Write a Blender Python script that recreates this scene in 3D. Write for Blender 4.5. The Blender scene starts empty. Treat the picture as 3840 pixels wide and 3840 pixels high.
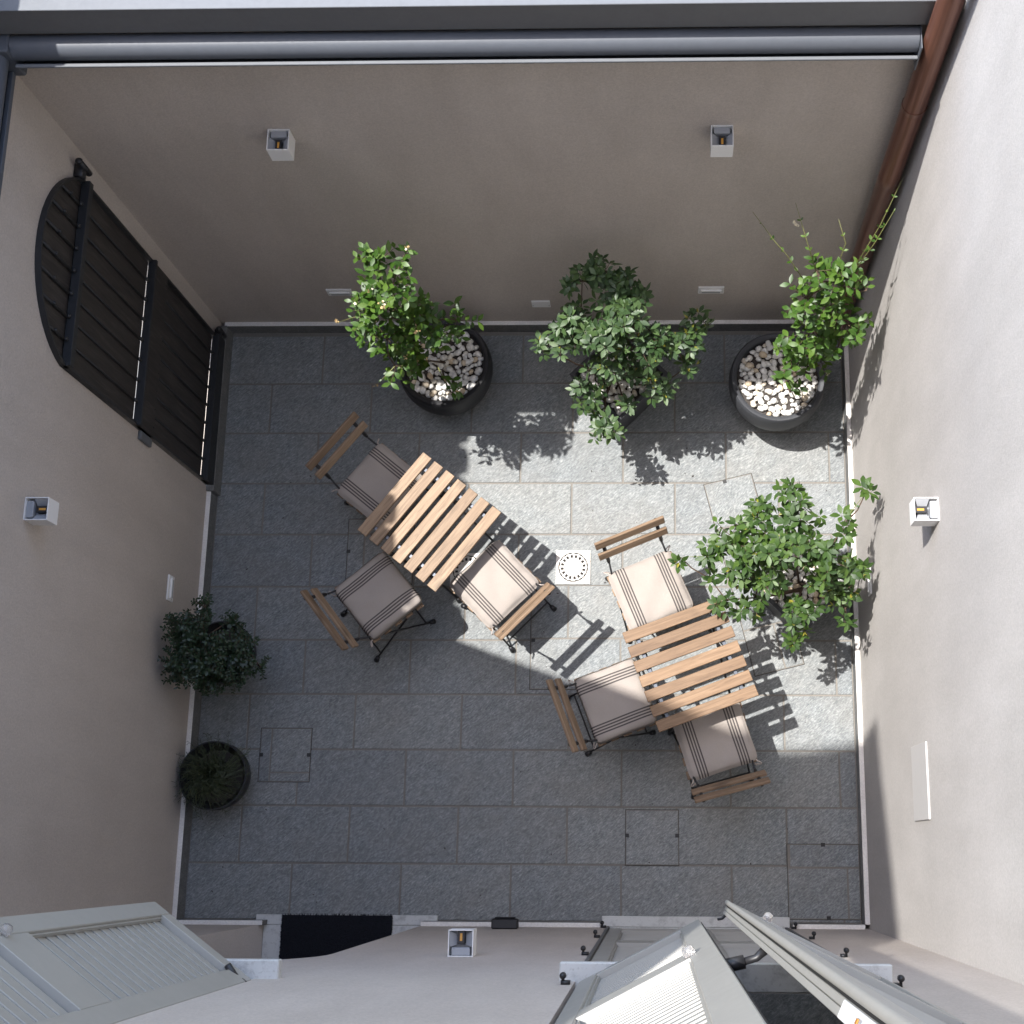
import bpy, math, random
from mathutils import Vector, Matrix
random.seed(7)
S = bpy.context.scene
COL = S.collection
R = math.radians

# ------------------------------------------------------------------ camera
cam_d = bpy.data.cameras.new('camera')
cam = bpy.data.objects.new('camera', cam_d); COL.objects.link(cam)
cam_d.sensor_width = 36.0
cam_d.lens = 47.657
cam_d.shift_x = -0.10404
cam_d.clip_start = 0.05; cam_d.clip_end = 600
cam.matrix_world = Matrix(((0.99964761, 0.00084523, 0.02653189, 0), (0.00562748, 0.97002742, -0.24293030, 0),
                           (-0.02594200, 0.24299399, 0.96968084, 7.6723), (0, 0, 0, 1)))
S.camera = cam

# ------------------------------------------------------------------ sky, sun, exposure
W = bpy.data.worlds.new('World'); S.world = W; W.use_nodes = True
nt = W.node_tree
sky = nt.nodes.new('ShaderNodeTexSky'); sky.sky_type = 'NISHITA'; sky.sun_disc = False
sky.dust_density = 1.5; sky.ozone_density = 0.8; sky.air_density = 1.0
sky.sun_elevation = R(67); sky.sun_rotation = R(289.7)
bg = nt.nodes['Background']; bg.inputs['Strength'].default_value = 0.15
nt.links.new(sky.outputs[0], bg.inputs['Color'])
SUN = Vector((0.39, -0.14, -1.0))
sd = bpy.data.lights.new('sun', 'SUN'); sd.energy = 2.45; sd.angle = R(0.53); sd.color = (1.0, 0.97, 0.925)
so = bpy.data.objects.new('sun', sd); COL.objects.link(so)
so.rotation_euler = SUN.to_track_quat('-Z', 'Y').to_euler(); so.location = (-6, 3, 16)
S.view_settings.view_transform = 'Standard'; S.view_settings.look = 'None'
S.view_settings.gamma = 1.0; S.view_settings.use_curve_mapping = False
S.view_settings.exposure = 1.86
S.cycles.diffuse_bounces = 6

# ------------------------------------------------------------------ materials
def mat(name, col, rough=0.6, metal=0.0, spec=0.5):
    m = bpy.data.materials.new(name); m.use_nodes = True
    b = m.node_tree.nodes['Principled BSDF']
    b.inputs['Base Color'].default_value = (*col, 1); b.inputs['Roughness'].default_value = rough
    b.inputs['Metallic'].default_value = metal; b.inputs['Specular IOR Level'].default_value = spec
    return m
class NB:
    """small node-tree helper"""
    def __init__(s, m): s.t = m.node_tree; s.b = s.t.nodes['Principled BSDF']
    def n(s, k, **kw):
        o = s.t.nodes.new('ShaderNode' + k)
        for a, v in kw.items(): setattr(o, a, v)
        return o
    def l(s, a, b): s.t.links.new(a, b)
    def coord(s, rand=True, scale=(1, 1, 1), rot=(0, 0, 0)):
        tc = s.n('TexCoord'); src = tc.outputs['Object']
        if rand:
            oi = s.n('ObjectInfo'); mu = s.n('VectorMath', operation='SCALE')
            cx = s.n('CombineXYZ'); s.l(oi.outputs['Random'], cx.inputs[0]); s.l(oi.outputs['Random'], cx.inputs[1])
            s.l(cx.outputs[0], mu.inputs[0]); mu.inputs['Scale'].default_value = 37.0
            ad = s.n('VectorMath', operation='ADD'); s.l(src, ad.inputs[0]); s.l(mu.outputs[0], ad.inputs[1]); src = ad.outputs[0]
        r1 = s.n('Mapping'); r1.inputs['Rotation'].default_value = rot; s.l(src, r1.inputs[0])
        r2 = s.n('Mapping'); r2.inputs['Scale'].default_value = scale; s.l(r1.outputs[0], r2.inputs[0])
        return r2.outputs[0]
    def noise(s, v, sc, det=4, rough=0.6, dist=0.0):
        o = s.n('TexNoise'); o.inputs['Scale'].default_value = sc; o.inputs['Detail'].default_value = det
        o.inputs['Roughness'].default_value = rough; o.inputs['Distortion'].default_value = dist
        if v is not None: s.l(v, o.inputs['Vector'])
        return o.outputs['Fac']
    def ramp(s, f, stops):
        o = s.n('ValToRGB'); e = o.color_ramp.elements
        e[0].position, e[0].color = stops[0][0], (*stops[0][1], 1)
        e[1].position, e[1].color = stops[-1][0], (*stops[-1][1], 1)
        for p, c in stops[1:-1]:
            q = e.new(p); q.color = (*c, 1)
        s.l(f, o.inputs[0]); return o.outputs[0]
    def mix(s, f, a, b, mode='MIX'):
        o = s.n('MixRGB', blend_type=mode)
        if isinstance(f, (int, float)): o.inputs[0].default_value = f
        else: s.l(f, o.inputs[0])
        for i, v in ((1, a), (2, b)):
            if isinstance(v, tuple): o.inputs[i].default_value = (*v, 1)
            else: s.l(v, o.inputs[i])
        return o.outputs[0]
    def math(s, op, a, b=0.0):
        o = s.n('Math', operation=op)
        for i, v in ((0, a), (1, b)):
            if isinstance(v, (int, float)): o.inputs[i].default_value = v
            else: s.l(v, o.inputs[i])
        return o.outputs[0]
    def bump(s, h, strength, dist):
        o = s.n('Bump'); o.inputs['Strength'].default_value = strength; o.inputs['Distance'].default_value = dist
        s.l(h, o.inputs['Height']); s.l(o.outputs[0], s.b.inputs['Normal'])
    def col(s, c): s.l(c, s.b.inputs['Base Color'])
    def orand(s): return s.n('ObjectInfo').outputs['Random']

def stone_mat(name, lo, mid, hi):
    m = mat(name, mid, 0.62, 0, 0.4); k = NB(m)
    v = k.coord(True, (1.0, 2.9, 1.0), (0, 0, R(-38)))
    f1 = k.noise(v, 44, 7, 0.78, 0.6)
    c = k.ramp(f1, [(0.34, lo), (0.50, mid), (0.66, hi)])
    v2 = k.coord(True)
    big = k.noise(v2, 3.2, 3, 0.6)
    c = k.mix(k.ramp(big, [(0.35, (0, 0, 0)), (0.8, (0.38, 0.38, 0.38))]), c, (0.225, 0.205, 0.180), 'MIX')
    c = k.mix(1.0, c, k.ramp(k.noise(k.coord(True, (1.0, 2.0, 1.0), (0, 0, R(-38))), 11, 4, 0.65), [(0.3, (0.84, 0.84, 0.84)), (0.7, (1.15, 1.15, 1.15))]), 'MULTIPLY')
    tone = k.ramp(k.orand(), [(0, (0.91, 0.92, 0.93)), (1, (1.08, 1.06, 1.03))])
    c = k.mix(1.0, c, tone, 'MULTIPLY')
    sp = k.ramp(k.noise(v2, 150, 2, 0.5), [(0.64, (0, 0, 0)), (0.74, (1, 1, 1))])
    c = k.mix(k.math('MULTIPLY', sp, 0.28), c, (0.46, 0.46, 0.44))
    st = k.ramp(k.noise(v2, 17, 3, 0.7), [(0.74, (0, 0, 0)), (0.80, (1, 1, 1))])
    c = k.mix(k.math('MULTIPLY', st, 0.5), c, (0.10, 0.085, 0.07))
    k.col(c)
    k.bump(k.math('ADD', f1, k.math('MULTIPLY', k.noise(v2, 210, 3, 0.6), 0.6)), 0.8, 0.0042)
    return m
M = {}
M['stone'] = stone_mat('grey quartzite', (0.098, 0.114, 0.124), (0.200, 0.216, 0.224), (0.375, 0.388, 0.382))
M['skirt'] = stone_mat('skirting stone', (0.11, 0.115, 0.12), (0.17, 0.175, 0.175), (0.25, 0.25, 0.245))
def plaster(name, c):
    m = mat(name, c, 0.92, 0, 0.2); k = NB(m); v = k.coord(False)
    big = k.noise(v, 0.9, 5, 0.6); sm = k.noise(v, 120, 4, 0.75)
    cc = k.mix(k.ramp(big, [(0.35, (0, 0, 0)), (0.7, (1, 1, 1))]), tuple(x * 0.93 for x in c), tuple(x * 1.06 for x in c))
    cc = k.mix(1.0, cc, k.ramp(k.noise(k.coord(False, (3.2, 3.2, 0.7)), 1.6, 5, 0.65), [(0.3, (0.94, 0.935, 0.93)), (0.7, (1.05, 1.05, 1.05))]), 'MULTIPLY')
    cc = k.mix(1.0, cc, k.ramp(sm, [(0.3, (0.86, 0.86, 0.86)), (0.7, (1.11, 1.11, 1.11))]), 'MULTIPLY')
    k.col(cc); k.bump(k.math('ADD', sm, k.math('MULTIPLY', k.noise(v, 420, 2, 0.5), 0.5)), 0.55, 0.0035)
    return m
M['plaster'] = plaster('taupe plaster', (0.525, 0.468, 0.418))
M['brick'] = plaster('roof tile clay', (0.36, 0.19, 0.12))
M['plaster_r'] = plaster('pale grey plaster', (0.455, 0.433, 0.412))
M['mortar'] = plaster('mortar', (0.215, 0.200, 0.180))
M['street'] = plaster('street paving', (0.20, 0.195, 0.19))
def marble(name, c):
    m = mat(name, c, 0.55); k = NB(m); v = k.coord(True)
    f = k.noise(v, 14, 6, 0.7); f2 = k.noise(v, 70, 3, 0.6)
    cc = k.mix(k.ramp(f, [(0.52, (0, 0, 0)), (0.72, (0.7, 0.7, 0.7))]), c, (0.24, 0.23, 0.225))
    cc = k.mix(k.ramp(f2, [(0.58, (0, 0, 0)), (0.72, (0.5, 0.5, 0.5))]), cc, (0.30, 0.28, 0.26)); k.col(cc)
    k.bump(f2, 0.25, 0.002); return m
M['marble'] = marble('worn white marble', (0.56, 0.56, 0.54))
M['white_cap'] = plaster('white sealant', (0.80, 0.77, 0.73))
def worn(name, c, rough, metal=0.0, amt=0.12, sc=25):
    m = mat(name, c, rough, metal); k = NB(m); v = k.coord(True)
    f = k.noise(v, sc, 5, 0.65)
    k.col(k.mix(f, tuple(x * (1 - amt) for x in c), tuple(x * (1 + amt) for x in c)))
    o = k.math('ADD', k.math('MULTIPLY', k.noise(v, sc * 2.3, 4, 0.6), 0.25), rough - 0.12); k.l(o, k.b.inputs['Roughness'])
    return m
M['gutter'] = worn('grey gutter paint', (0.080, 0.088, 0.103), 0.50, 0.0)
M['fascia'] = worn('dark fascia paint', (0.115, 0.115, 0.115), 0.55)
M['coping'] = worn('light coping paint', (0.115, 0.122, 0.132), 0.6)
def pipe_mat():
    m = mat('brown copper', (0.16, 0.07, 0.045), 0.33, 0.35); k = NB(m)
    v = k.coord(False, (60, 60, 1.3)); f = k.noise(v, 1.2, 5, 0.6)
    k.col(k.ramp(f, [(0.3, (0.12, 0.052, 0.036)), (0.6, (0.20, 0.090, 0.060)), (0.8, (0.28, 0.15, 0.11))])); return m
M['pipe'] = pipe_mat()
M['lamp'] = worn('white lamp paint', (0.78, 0.77, 0.75), 0.45, 0, 0.05)
M['lamp_in'] = worn('grey reflector', (0.33, 0.34, 0.36), 0.4, 0, 0.06)
M['led'] = mat('led phosphor', (0.62, 0.30, 0.05), 0.4)
M['black'] = worn('black steel', (0.018, 0.018, 0.02), 0.42, 0, 0.25)
M['rubber'] = mat('black plastic', (0.012, 0.012, 0.014), 0.5)
def gate_wood():
    m = mat('black stained wood', (0.018, 0.016, 0.016), 0.6); k = NB(m)
    v = k.coord(True, (14, 14, 1.1)); f = k.noise(v, 3.5, 5, 0.7, 0.6)
    k.col(k.ramp(f, [(0.3, (0.017, 0.0145, 0.0135)), (0.55, (0.038, 0.032, 0.029)), (0.8, (0.085, 0.075, 0.068))]))
    k.bump(f, 0.4, 0.003); return m
M['gate'] = gate_wood()
M['gate_iron'] = worn('blackened iron', (0.021, 0.022, 0.024), 0.55, 0, 0.25)
def wood(name, a, b, c):
    m = mat(name, b, 0.55, 0, 0.35); k = NB(m)
    v = k.coord(True, (1.6, 22, 22)); f = k.noise(v, 3.0, 5, 0.65, 0.8)
    v2 = k.coord(True, (5.0, 9.0, 9.0)); kn = k.n('TexVoronoi'); kn.inputs['Scale'].default_value = 0.95; k.l(v2, kn.inputs['Vector'])
    base = k.ramp(f, [(0.25, a), (0.5, b), (0.75, c)])
    kr = k.ramp(kn.outputs['Distance'], [(0.06, (1, 1, 1)), (0.27, (0, 0, 0))])
    base = k.mix(k.math('MULTIPLY', kr, 0.6), base, tuple(x * 0.42 for x in a))
    base = k.mix(1.0, base, k.ramp(k.orand(), [(0, (0.80, 0.76, 0.74)), (1, (1.14, 1.12, 1.10))]), 'MULTIPLY')
    k.col(base); k.bump(f, 0.2, 0.002); return m
M['wood'] = wood('oiled acacia', (0.125, 0.080, 0.047), (0.235, 0.163, 0.103), (0.33, 0.242, 0.16))
M['wood_b'] = wood('darker acacia', (0.095, 0.056, 0.030), (0.185, 0.116, 0.065), (0.25, 0.166, 0.10))
M['steel'] = worn('blue grey steel', (0.08, 0.09, 0.11), 0.42, 0.35)
M['wood2'] = wood('weathered acacia', (0.135, 0.090, 0.056), (0.23, 0.162, 0.106), (0.31, 0.228, 0.155))
def fabric():
    m = mat('striped canvas', (0.5, 0.44, 0.40), 0.95, 0, 0.15); k = NB(m)
    tc = k.n('TexCoord'); sp = k.n('SeparateXYZ'); k.l(tc.outputs['Object'], sp.inputs[0])
    ax = k.math('ABSOLUTE', sp.outputs[0])
    t = k.math('DIVIDE', k.math('SUBTRACT', ax, 0.084), 0.0150)
    fr = k.math('FRACT', t)
    on = k.math('MULTIPLY', k.math('LESS_THAN', k.math('ABSOLUTE', k.math('SUBTRACT', fr, 0.5)), 0.255),
                k.math('MULTIPLY', k.math('GREATER_THAN', t, 0.0), k.math('LESS_THAN', t, 4.0)))
    v = k.coord(True); f = k.noise(v, 9, 4, 0.6); w = k.noise(v, 700, 2, 0.5)
    base = k.mix(f, (0.310, 0.272, 0.243), (0.355, 0.318, 0.288))
    base = k.mix(1.0, base, k.ramp(w, [(0.3, (0.88, 0.88, 0.88)), (0.7, (1.08, 1.08, 1.08))]), 'MULTIPLY')
    k.col(k.mix(k.math('MULTIPLY', on, 0.88), base, (0.050, 0.044, 0.044)))
    k.bump(k.math('ADD', w, k.math('MULTIPLY', k.noise(v, 60, 4, 0.6), 1.3)), 0.35, 0.003); return m
M['fabric'] = fabric()
M['tie'] = mat('canvas tape', (0.45, 0.39, 0.35), 0.95)
def pot(name, c):
    m = mat(name, c, 0.55, 0, 0.4); k = NB(m); v = k.coord(True)
    f = k.noise(v, 130, 3, 0.6); g = k.noise(v, 6, 4, 0.6)
    k.col(k.mix(g, tuple(x * 0.8 for x in c), tuple(x * 1.25 for x in c))); k.bump(f, 0.35, 0.002); return m
M['pot'] = pot('anthracite pot', (0.047, 0.049, 0.055))
M['pot_dark'] = pot('black pot', (0.020, 0.020, 0.022))
M['soil'] = pot('dark soil', (0.030, 0.022, 0.017))
def pebble():
    m = mat('white pebble', (0.7, 0.68, 0.64), 0.6); k = NB(m); v = k.coord(True)
    f = k.noise(v, 60, 3, 0.6)
    c = k.ramp(k.orand(), [(0, (0.66, 0.65, 0.62)), (0.70, (0.78, 0.77, 0.75)), (0.92, (0.70, 0.66, 0.58)), (0.99, (0.58, 0.46, 0.32))])
    k.col(k.mix(1.0, c, k.ramp(f, [(0.3, (0.86, 0.85, 0.83)), (0.7, (1.05, 1.05, 1.05))]), 'MULTIPLY')); return m
M['pebble'] = pebble()
def leaf(name, a, b, c, trans, rough):
    m = mat(name, b, rough, 0, 0.5); k = NB(m)
    g = k.n('NewGeometry'); r = k.math('FRACT', k.math('ADD', g.outputs['Random Per Island'], k.math('MULTIPLY', k.orand(), 7.31)))
    cc = k.ramp(r, [(0, a), (0.5, b), (1, c)]); k.col(cc)
    tr = k.n('BsdfTranslucent'); k.l(k.mix(0.45, cc, (0.15, 0.24, 0.02)), tr.inputs[0])
    mx = k.n('MixShader'); mx.inputs[0].default_value = trans
    k.l(k.b.outputs[0], mx.inputs[1]); k.l(tr.outputs[0], mx.inputs[2])
    k.l(mx.outputs[0], k.t.nodes['Material Output'].inputs[0]); return m
M['leaf_j'] = leaf('jasmine leaf', (0.024, 0.064, 0.008), (0.046, 0.108, 0.013), (0.090, 0.160, 0.022), 0.25, 0.45)
M['leaf_p'] = leaf('pittosporum leaf', (0.022, 0.049, 0.016), (0.040, 0.080, 0.026), (0.070, 0.118, 0.036), 0.14, 0.47)
M['leaf_g'] = leaf('green shrub leaf', (0.018, 0.045, 0.009), (0.034, 0.074, 0.013), (0.064, 0.116, 0.018), 0.16, 0.50)
M['leaf_y'] = leaf('young leaf', (0.30, 0.29, 0.04), (0.36, 0.31, 0.05), (0.24, 0.30, 0.05), 0.3, 0.4)
M['leaf_d'] = leaf('dark sprig leaf', (0.010, 0.024, 0.012), (0.018, 0.040, 0.018), (0.030, 0.058, 0.026), 0.1, 0.42)
M['needle'] = leaf('fern needle', (0.020, 0.028, 0.010), (0.038, 0.052, 0.018), (0.065, 0.075, 0.032), 0.1, 0.5)
M['stem'] = mat('brown stem', (0.085, 0.055, 0.035), 0.8)
M['stem_g'] = mat('green stem', (0.16, 0.17, 0.05), 0.6)
M['petal'] = mat('cream petal', (0.72, 0.66, 0.50), 0.6)
M['petal_old'] = mat('faded petal', (0.50, 0.36, 0.17), 0.7)
def enamel():
    m = mat('white enamel', (0.62, 0.59, 0.545), 0.4); k = NB(m); v = k.coord(True)
    f = k.noise(v, 30, 5, 0.7)
    k.col(k.mix(k.ramp(f, [(0.60, (0, 0, 0)), (0.70, (1, 1, 1))]), (0.62, 0.59, 0.545), (0.36, 0.20, 0.10))); return m
M['enamel'] = enamel()
M['pit'] = mat('drain pit', (0.02, 0.018, 0.017), 0.8)
def mat_mat():
    m = mat('dark coir', (0.008, 0.009, 0.013), 0.95, 0, 0.2); k = NB(m); v = k.coord(False)
    w = k.noise(v, 260, 2, 0.6); k.col(k.ramp(w, [(0.35, (0.004, 0.0045, 0.007)), (0.75, (0.020, 0.022, 0.030))])); k.bump(w, 0.8, 0.006); return m
M['mat'] = mat_mat()
M['shutter'] = worn('pearl grey shutter paint', (0.345, 0.335, 0.305), 0.42, 0, 0.07, 8)
M['rust'] = worn('rusty iron edge', (0.020, 0.017, 0.015), 0.7, 0, 0.4)
M['panel'] = mat('shutter grey with painted shade', (0.22, 0.215, 0.195), 0.6)  # darker copy of the shutter paint; shade between slats put into the colour
M['gasket'] = mat('dark gasket', (0.02, 0.02, 0.02), 0.6)
M['bumper'] = mat('clear plastic', (0.75, 0.73, 0.72), 0.15)
NB(M['bumper']).b.inputs['Transmission Weight'].default_value = 0.85
M['plate'] = worn('white plate', (0.82, 0.81, 0.79), 0.4, 0, 0.04)
M['hatch'] = worn('pale hatch paint', (0.47, 0.455, 0.44), 0.6, 0, 0.03)
M['brass'] = mat('orange latch', (0.42, 0.17, 0.03), 0.4)
M['glass'] = mat('dark glass', (0.02, 0.022, 0.025), 0.08)
M['door'] = worn('dark door paint', (0.06, 0.05, 0.045), 0.5)

# ------------------------------------------------------------------ mesh helpers
class MB:
    def __init__(s): s.v = []; s.f = []
    def add(s, v, f, T=None):
        o = len(s.v)
        s.v += [tuple(T @ Vector(p)) if T else tuple(p) for p in v]
        s.f += [tuple(i + o for i in q) for q in f]; return s
    def box(s, x0, x1, y0, y1, z0, z1, ch=0.0, T=None):
        if ch <= 0:
            v = [(x, y, z) for x in (x0, x1) for y in (y0, y1) for z in (z0, z1)]
            f = [(0, 1, 3, 2), (4, 6, 7, 5), (0, 4, 5, 1), (2, 3, 7, 6), (0, 2, 6, 4), (1, 5, 7, 3)]
            return s.add(v, f, T)
        X, Y, Z = (x0, x1), (y0, y1), (z0, z1); v = []; idx = {}
        for i in (0, 1):
            for j in (0, 1):
                for k in (0, 1):
                    ix = ch if i == 0 else -ch; iy = ch if j == 0 else -ch; iz = ch if k == 0 else -ch
                    for a, p in enumerate(((X[i], Y[j] + iy, Z[k] + iz), (X[i] + ix, Y[j], Z[k] + iz), (X[i] + ix, Y[j] + iy, Z[k]))):
                        idx[i, j, k, a] = len(v); v.append(p)
        g = lambda i, j, k, a: idx[i, j, k, a]; f = []
        def q(a, b, c, d, flip): f.append((a, d, c, b) if flip else (a, b, c, d))
        for i in (0, 1):
            q(g(i,0,0,0), g(i,1,0,0), g(i,1,1,0), g(i,0,1,0), i == 0)
            q(g(0,i,0,1), g(1,i,0,1), g(1,i,1,1), g(0,i,1,1), i == 1)
            q(g(0,0,i,2), g(1,0,i,2), g(1,1,i,2), g(0,1,i,2), i == 0)
        for i in (0, 1):
            for j in (0, 1):
                fl = (i + j) % 2 == 0
                q(g(i,j,0,0), g(i,j,0,1), g(i,j,1,1), g(i,j,1,0), not fl)
                q(g(i,0,j,0), g(i,0,j,2), g(i,1,j,2), g(i,1,j,0), fl)
                q(g(0,i,j,1), g(0,i,j,2), g(1,i,j,2), g(1,i,j,1), not fl)
        for i in (0, 1):
            for j in (0, 1):
                for k in (0, 1):
                    t = (g(i,j,k,0), g(i,j,k,1), g(i,j,k,2)); f.append(t if (i + j + k) % 2 else t[::-1])
        return s.add(v, f, T)
    def tube(s, pts, r, n=8, T=None, cap=True):
        P = [Vector(p) for p in pts]; rr = r if isinstance(r, (list, tuple)) else [r] * len(P)
        v = []; f = []; prev = None
        for i, p in enumerate(P):
            d = (P[min(i + 1, len(P) - 1)] - P[max(i - 1, 0)]).normalized()
            u = (prev - d * prev.dot(d)) if prev else d.orthogonal()
            if u.length < 1e-6: u = d.orthogonal()
            u.normalize(); prev = u; w = d.cross(u)
            for k in range(n):
                a = 2 * math.pi * k / n; v.append(tuple(p + (u * math.cos(a) + w * math.sin(a)) * rr[i]))
        for i in range(len(P) - 1):
            for k in range(n):
                a, b = i * n + k, i * n + (k + 1) % n; f.append((a, b, b + n, a + n))
        if cap:
            f.append(tuple(range(n))[::-1]); f.append(tuple(range((len(P) - 1) * n, len(P) * n)))
        return s.add(v, f, T)
    def lathe(s, prof, n=40, T=None):
        v = []; f = []
        for r, z in prof:
            for k in range(n):
                a = 2 * math.pi * k / n; v.append((r * math.cos(a), r * math.sin(a), z))
        for i in range(len(prof) - 1):
            for k in range(n):
                a, b = i * n + k, i * n + (k + 1) % n; f.append((a, b, b + n, a + n))
        return s.add(v, f, T)
    def sweep(s, prof, axis, a0, a1, closed=True):
        """profile of 2D points extruded along X or Y"""
        n = len(prof)
        if axis == 'X': v = [(a0, p, q) for p, q in prof] + [(a1, p, q) for p, q in prof]
        else: v = [(p, a0, q) for p, q in prof] + [(p, a1, q) for p, q in prof]
        f = [(k, (k + 1) % n, n + (k + 1) % n, n + k) for k in range(n)]
        f += [tuple(range(n))[::-1], tuple(range(n, 2 * n))]
        return s.add(v, f)
    def mesh(s, name, m, smooth=False):
        me = bpy.data.meshes.new(name); me.from_pydata(s.v, [], s.f)
        if smooth: me.polygons.foreach_set('use_smooth', [True] * len(me.polygons))
        me.materials.append(m); me.update(); return me
    def obj(s, name, m, parent=None, smooth=False, loc=None, rz=0.0): return put(name, s.mesh(name, m, smooth), parent, loc, rz)

def fixn(me):
    import bmesh
    b = bmesh.new(); b.from_mesh(me); bmesh.ops.recalc_face_normals(b, faces=b.faces); b.to_mesh(me); b.free()
def put(name, me, parent=None, loc=None, rz=0.0, T=None):
    o = bpy.data.objects.new(name, me); COL.objects.link(o)
    if me is not None and not me.get('fx'): fixn(me); me['fx'] = 1
    if parent: o.parent = parent
    if T is not None: o.matrix_local = T
    else:
        if loc: o.location = loc
        if rz: o.rotation_euler = (0, 0, rz)
    return o
def thing(name, label, cat, loc=(0, 0, 0), rz=0.0, group=None):
    o = bpy.data.objects.new(name, None); COL.objects.link(o); o.empty_display_size = 0.1
    o.location = loc; o.rotation_euler = (0, 0, rz); return tag(o, label, cat, group)
def tag(o, label, cat, group=None):
    o['label'] = label; o['category'] = cat
    if group: o['group'] = group
    return o
def struct(o): o['kind'] = 'structure'; return o
def smooth_by(o, ang=35):
    me = o.data
    try: me.polygons.foreach_set('use_smooth', [True] * len(me.polygons)); me.set_sharp_from_angle(angle=R(ang))
    except Exception: pass
    return o
def dup(root, parent=None):
    c = root.copy(); COL.objects.link(c)
    if parent: c.parent = parent
    for ch in list(root.children): dup(ch, c)
    return c
def plate2d(outline, holes, th, m, name):
    """flat plate with holes in XY, thickness th along +Z"""
    cu = bpy.data.curves.new(name, 'CURVE'); cu.dimensions = '2D'; cu.fill_mode = 'BOTH'; cu.extrude = th / 2
    for L in [outline] + holes:
        sp = cu.splines.new('POLY'); sp.points.add(len(L) - 1)
        for p, (x, y) in zip(sp.points, L): p.co = (x, y, 0, 1)
        sp.use_cyclic_u = True
    o = bpy.data.objects.new(name, cu); COL.objects.link(o)
    dg = bpy.context.evaluated_depsgraph_get(); dg.update()
    me = bpy.data.meshes.new_from_object(o.evaluated_get(dg)); me.name = name
    bpy.data.objects.remove(o); bpy.data.curves.remove(cu)
    me.transform(Matrix.Translation((0, 0, th / 2))); me.materials.clear(); me.materials.append(m); me.update()
    return me
def circ(cx, cy, r, n=24, a0=0, a1=360): return [(cx + r * math.cos(R(a0 + (a1 - a0) * i / n)), cy + r * math.sin(R(a0 + (a1 - a0) * i / n))) for i in range(n)]
def to_frame(me, ox, ax, bx, cx):
    """map plate axes (x,y,z) onto world vectors ax,bx,cx"""
    T = Matrix(((ax[0], bx[0], cx[0], ox[0]), (ax[1], bx[1], cx[1], ox[1]), (ax[2], bx[2], cx[2], ox[2]), (0, 0, 0, 1)))
    me.transform(T); me.update(); return me

XL, XR, YB, YF = -2.606, 1.145, 3.0716, -0.395

# ------------------------------------------------------------------ ground and paving
struct(MB().box(-120, 120, -120, 120, -0.5, -0.05).obj('ground', M['street']))
floor = struct(MB().box(-2.606, 1.145, -0.76, 3.0716, -0.06, -0.005).obj('patio_floor', M['mortar']))
slab_cache = {}
def slab(x0, x1, y0, y1, parent, z1=0.0, th=0.035, name='paving_slab'):
    w, d = round(x1 - x0, 3), round(y1 - y0, 3)
    if w < 0.02 or d < 0.02: return
    key = (w, d, th)
    if key not in slab_cache:
        b = MB().box(-w / 2, w / 2, -d / 2, d / 2, -th, 0, 0.0025); me = b.mesh(name, M['stone']); slab_cache[key] = me
    T = Matrix.Translation(((x0 + x1) / 2, (y0 + y1) / 2, z1 + random.uniform(-0.0015, 0.0))) @ Matrix.Rotation(R(random.uniform(-0.12, 0.12)), 4, 'X')
    return put(name, slab_cache[key], parent, T=T)
J = 0.0048
for i in range(11):
    y1 = 3.028 - 0.31 * i; y0 = y1 - 0.31
    off = -2.00 if i % 2 == 0 else -2.30
    xs = [-2.580] + [off + 0.605 * k for k in range(-1, 7) if -2.52 < off + 0.605 * k < 1.06] + [1.118]
    for a, b in zip(xs[:-1], xs[1:]): slab(a + J, b - J, max(y0, -0.372) + J, y1 - J, floor)

# access covers set in the paving
def cover(label, cx, cy, w, d, rz, subs, notches, sparse=False):
    t = thing('access_cover', label, 'floor hatch', (cx, cy, 0), R(rz), 'stone filled hatches in the paving')
    fr = MB(); e = 0.0046
    for a in ((-w/2, w/2, d/2 - e, d/2), (-w/2, w/2, -d/2, -d/2 + e), (-w/2, -w/2 + e, -d/2 + e, d/2 - e), (w/2 - e, w/2, -d/2 + e, d/2 - e)):
        fr.box(*a, -0.02, 0.0025)
    fr.box(-w/2 + e, w/2 - e, -d/2 + e, d/2 - e, -0.02, 0.0012)
    fr.obj('frame', M['rust'], t)
    jf = MB().box(-w/2 + 0.003, w/2 - 0.003, -d/2 + 0.003, d/2 - 0.003, 0.0013, 0.0034); jf.obj('joint_filler', M['mortar'], t)
    for x0, x1, y0, y1 in subs:
        slab(max(x0, -w/2 + 0.0064), min(x1, w/2 - 0.0064), max(y0, -d/2 + 0.0064), min(y1, d/2 - 0.0064), t, 0.0062, 0.0045, 'stone_infill')
    for x, y in notches: MB().box(x - 0.011, x + 0.011, y - 0.010, y + 0.010, 0.002, 0.0068).obj('lifting_slot', M['gasket'], t)
    return t
cover('square stone hatch with a side joint, near the bowl of fern', -2.076, 0.516, 0.292, 0.302, 0, [(-1, -0.085, -1, 1), (-0.077, 1, -0.094, 1), (-0.077, 1, -1, -0.102)], [(-0.135, 0.0), (0.135, 0.0)])
cover('square stone hatch of one single piece in the lower paving', -0.015, 0.076, 0.297, 0.301, 0, [(-1, 1, -1, 1)], [(-0.138, 0.01), (0.138, 0.01)])
cover('largest stone hatch, fitted into the paving corner beside the glazed door', 0.920, -0.153, 0.396, 0.400, 0, [(-1, -0.19, 0.09, 1), (-0.181, 1, 0.078, 1), (-1, 0.125, -1, 0.068), (0.134, 1, -1, 0.068)], [(0.0, 0.195), (0.02, -0.19)])
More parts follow.
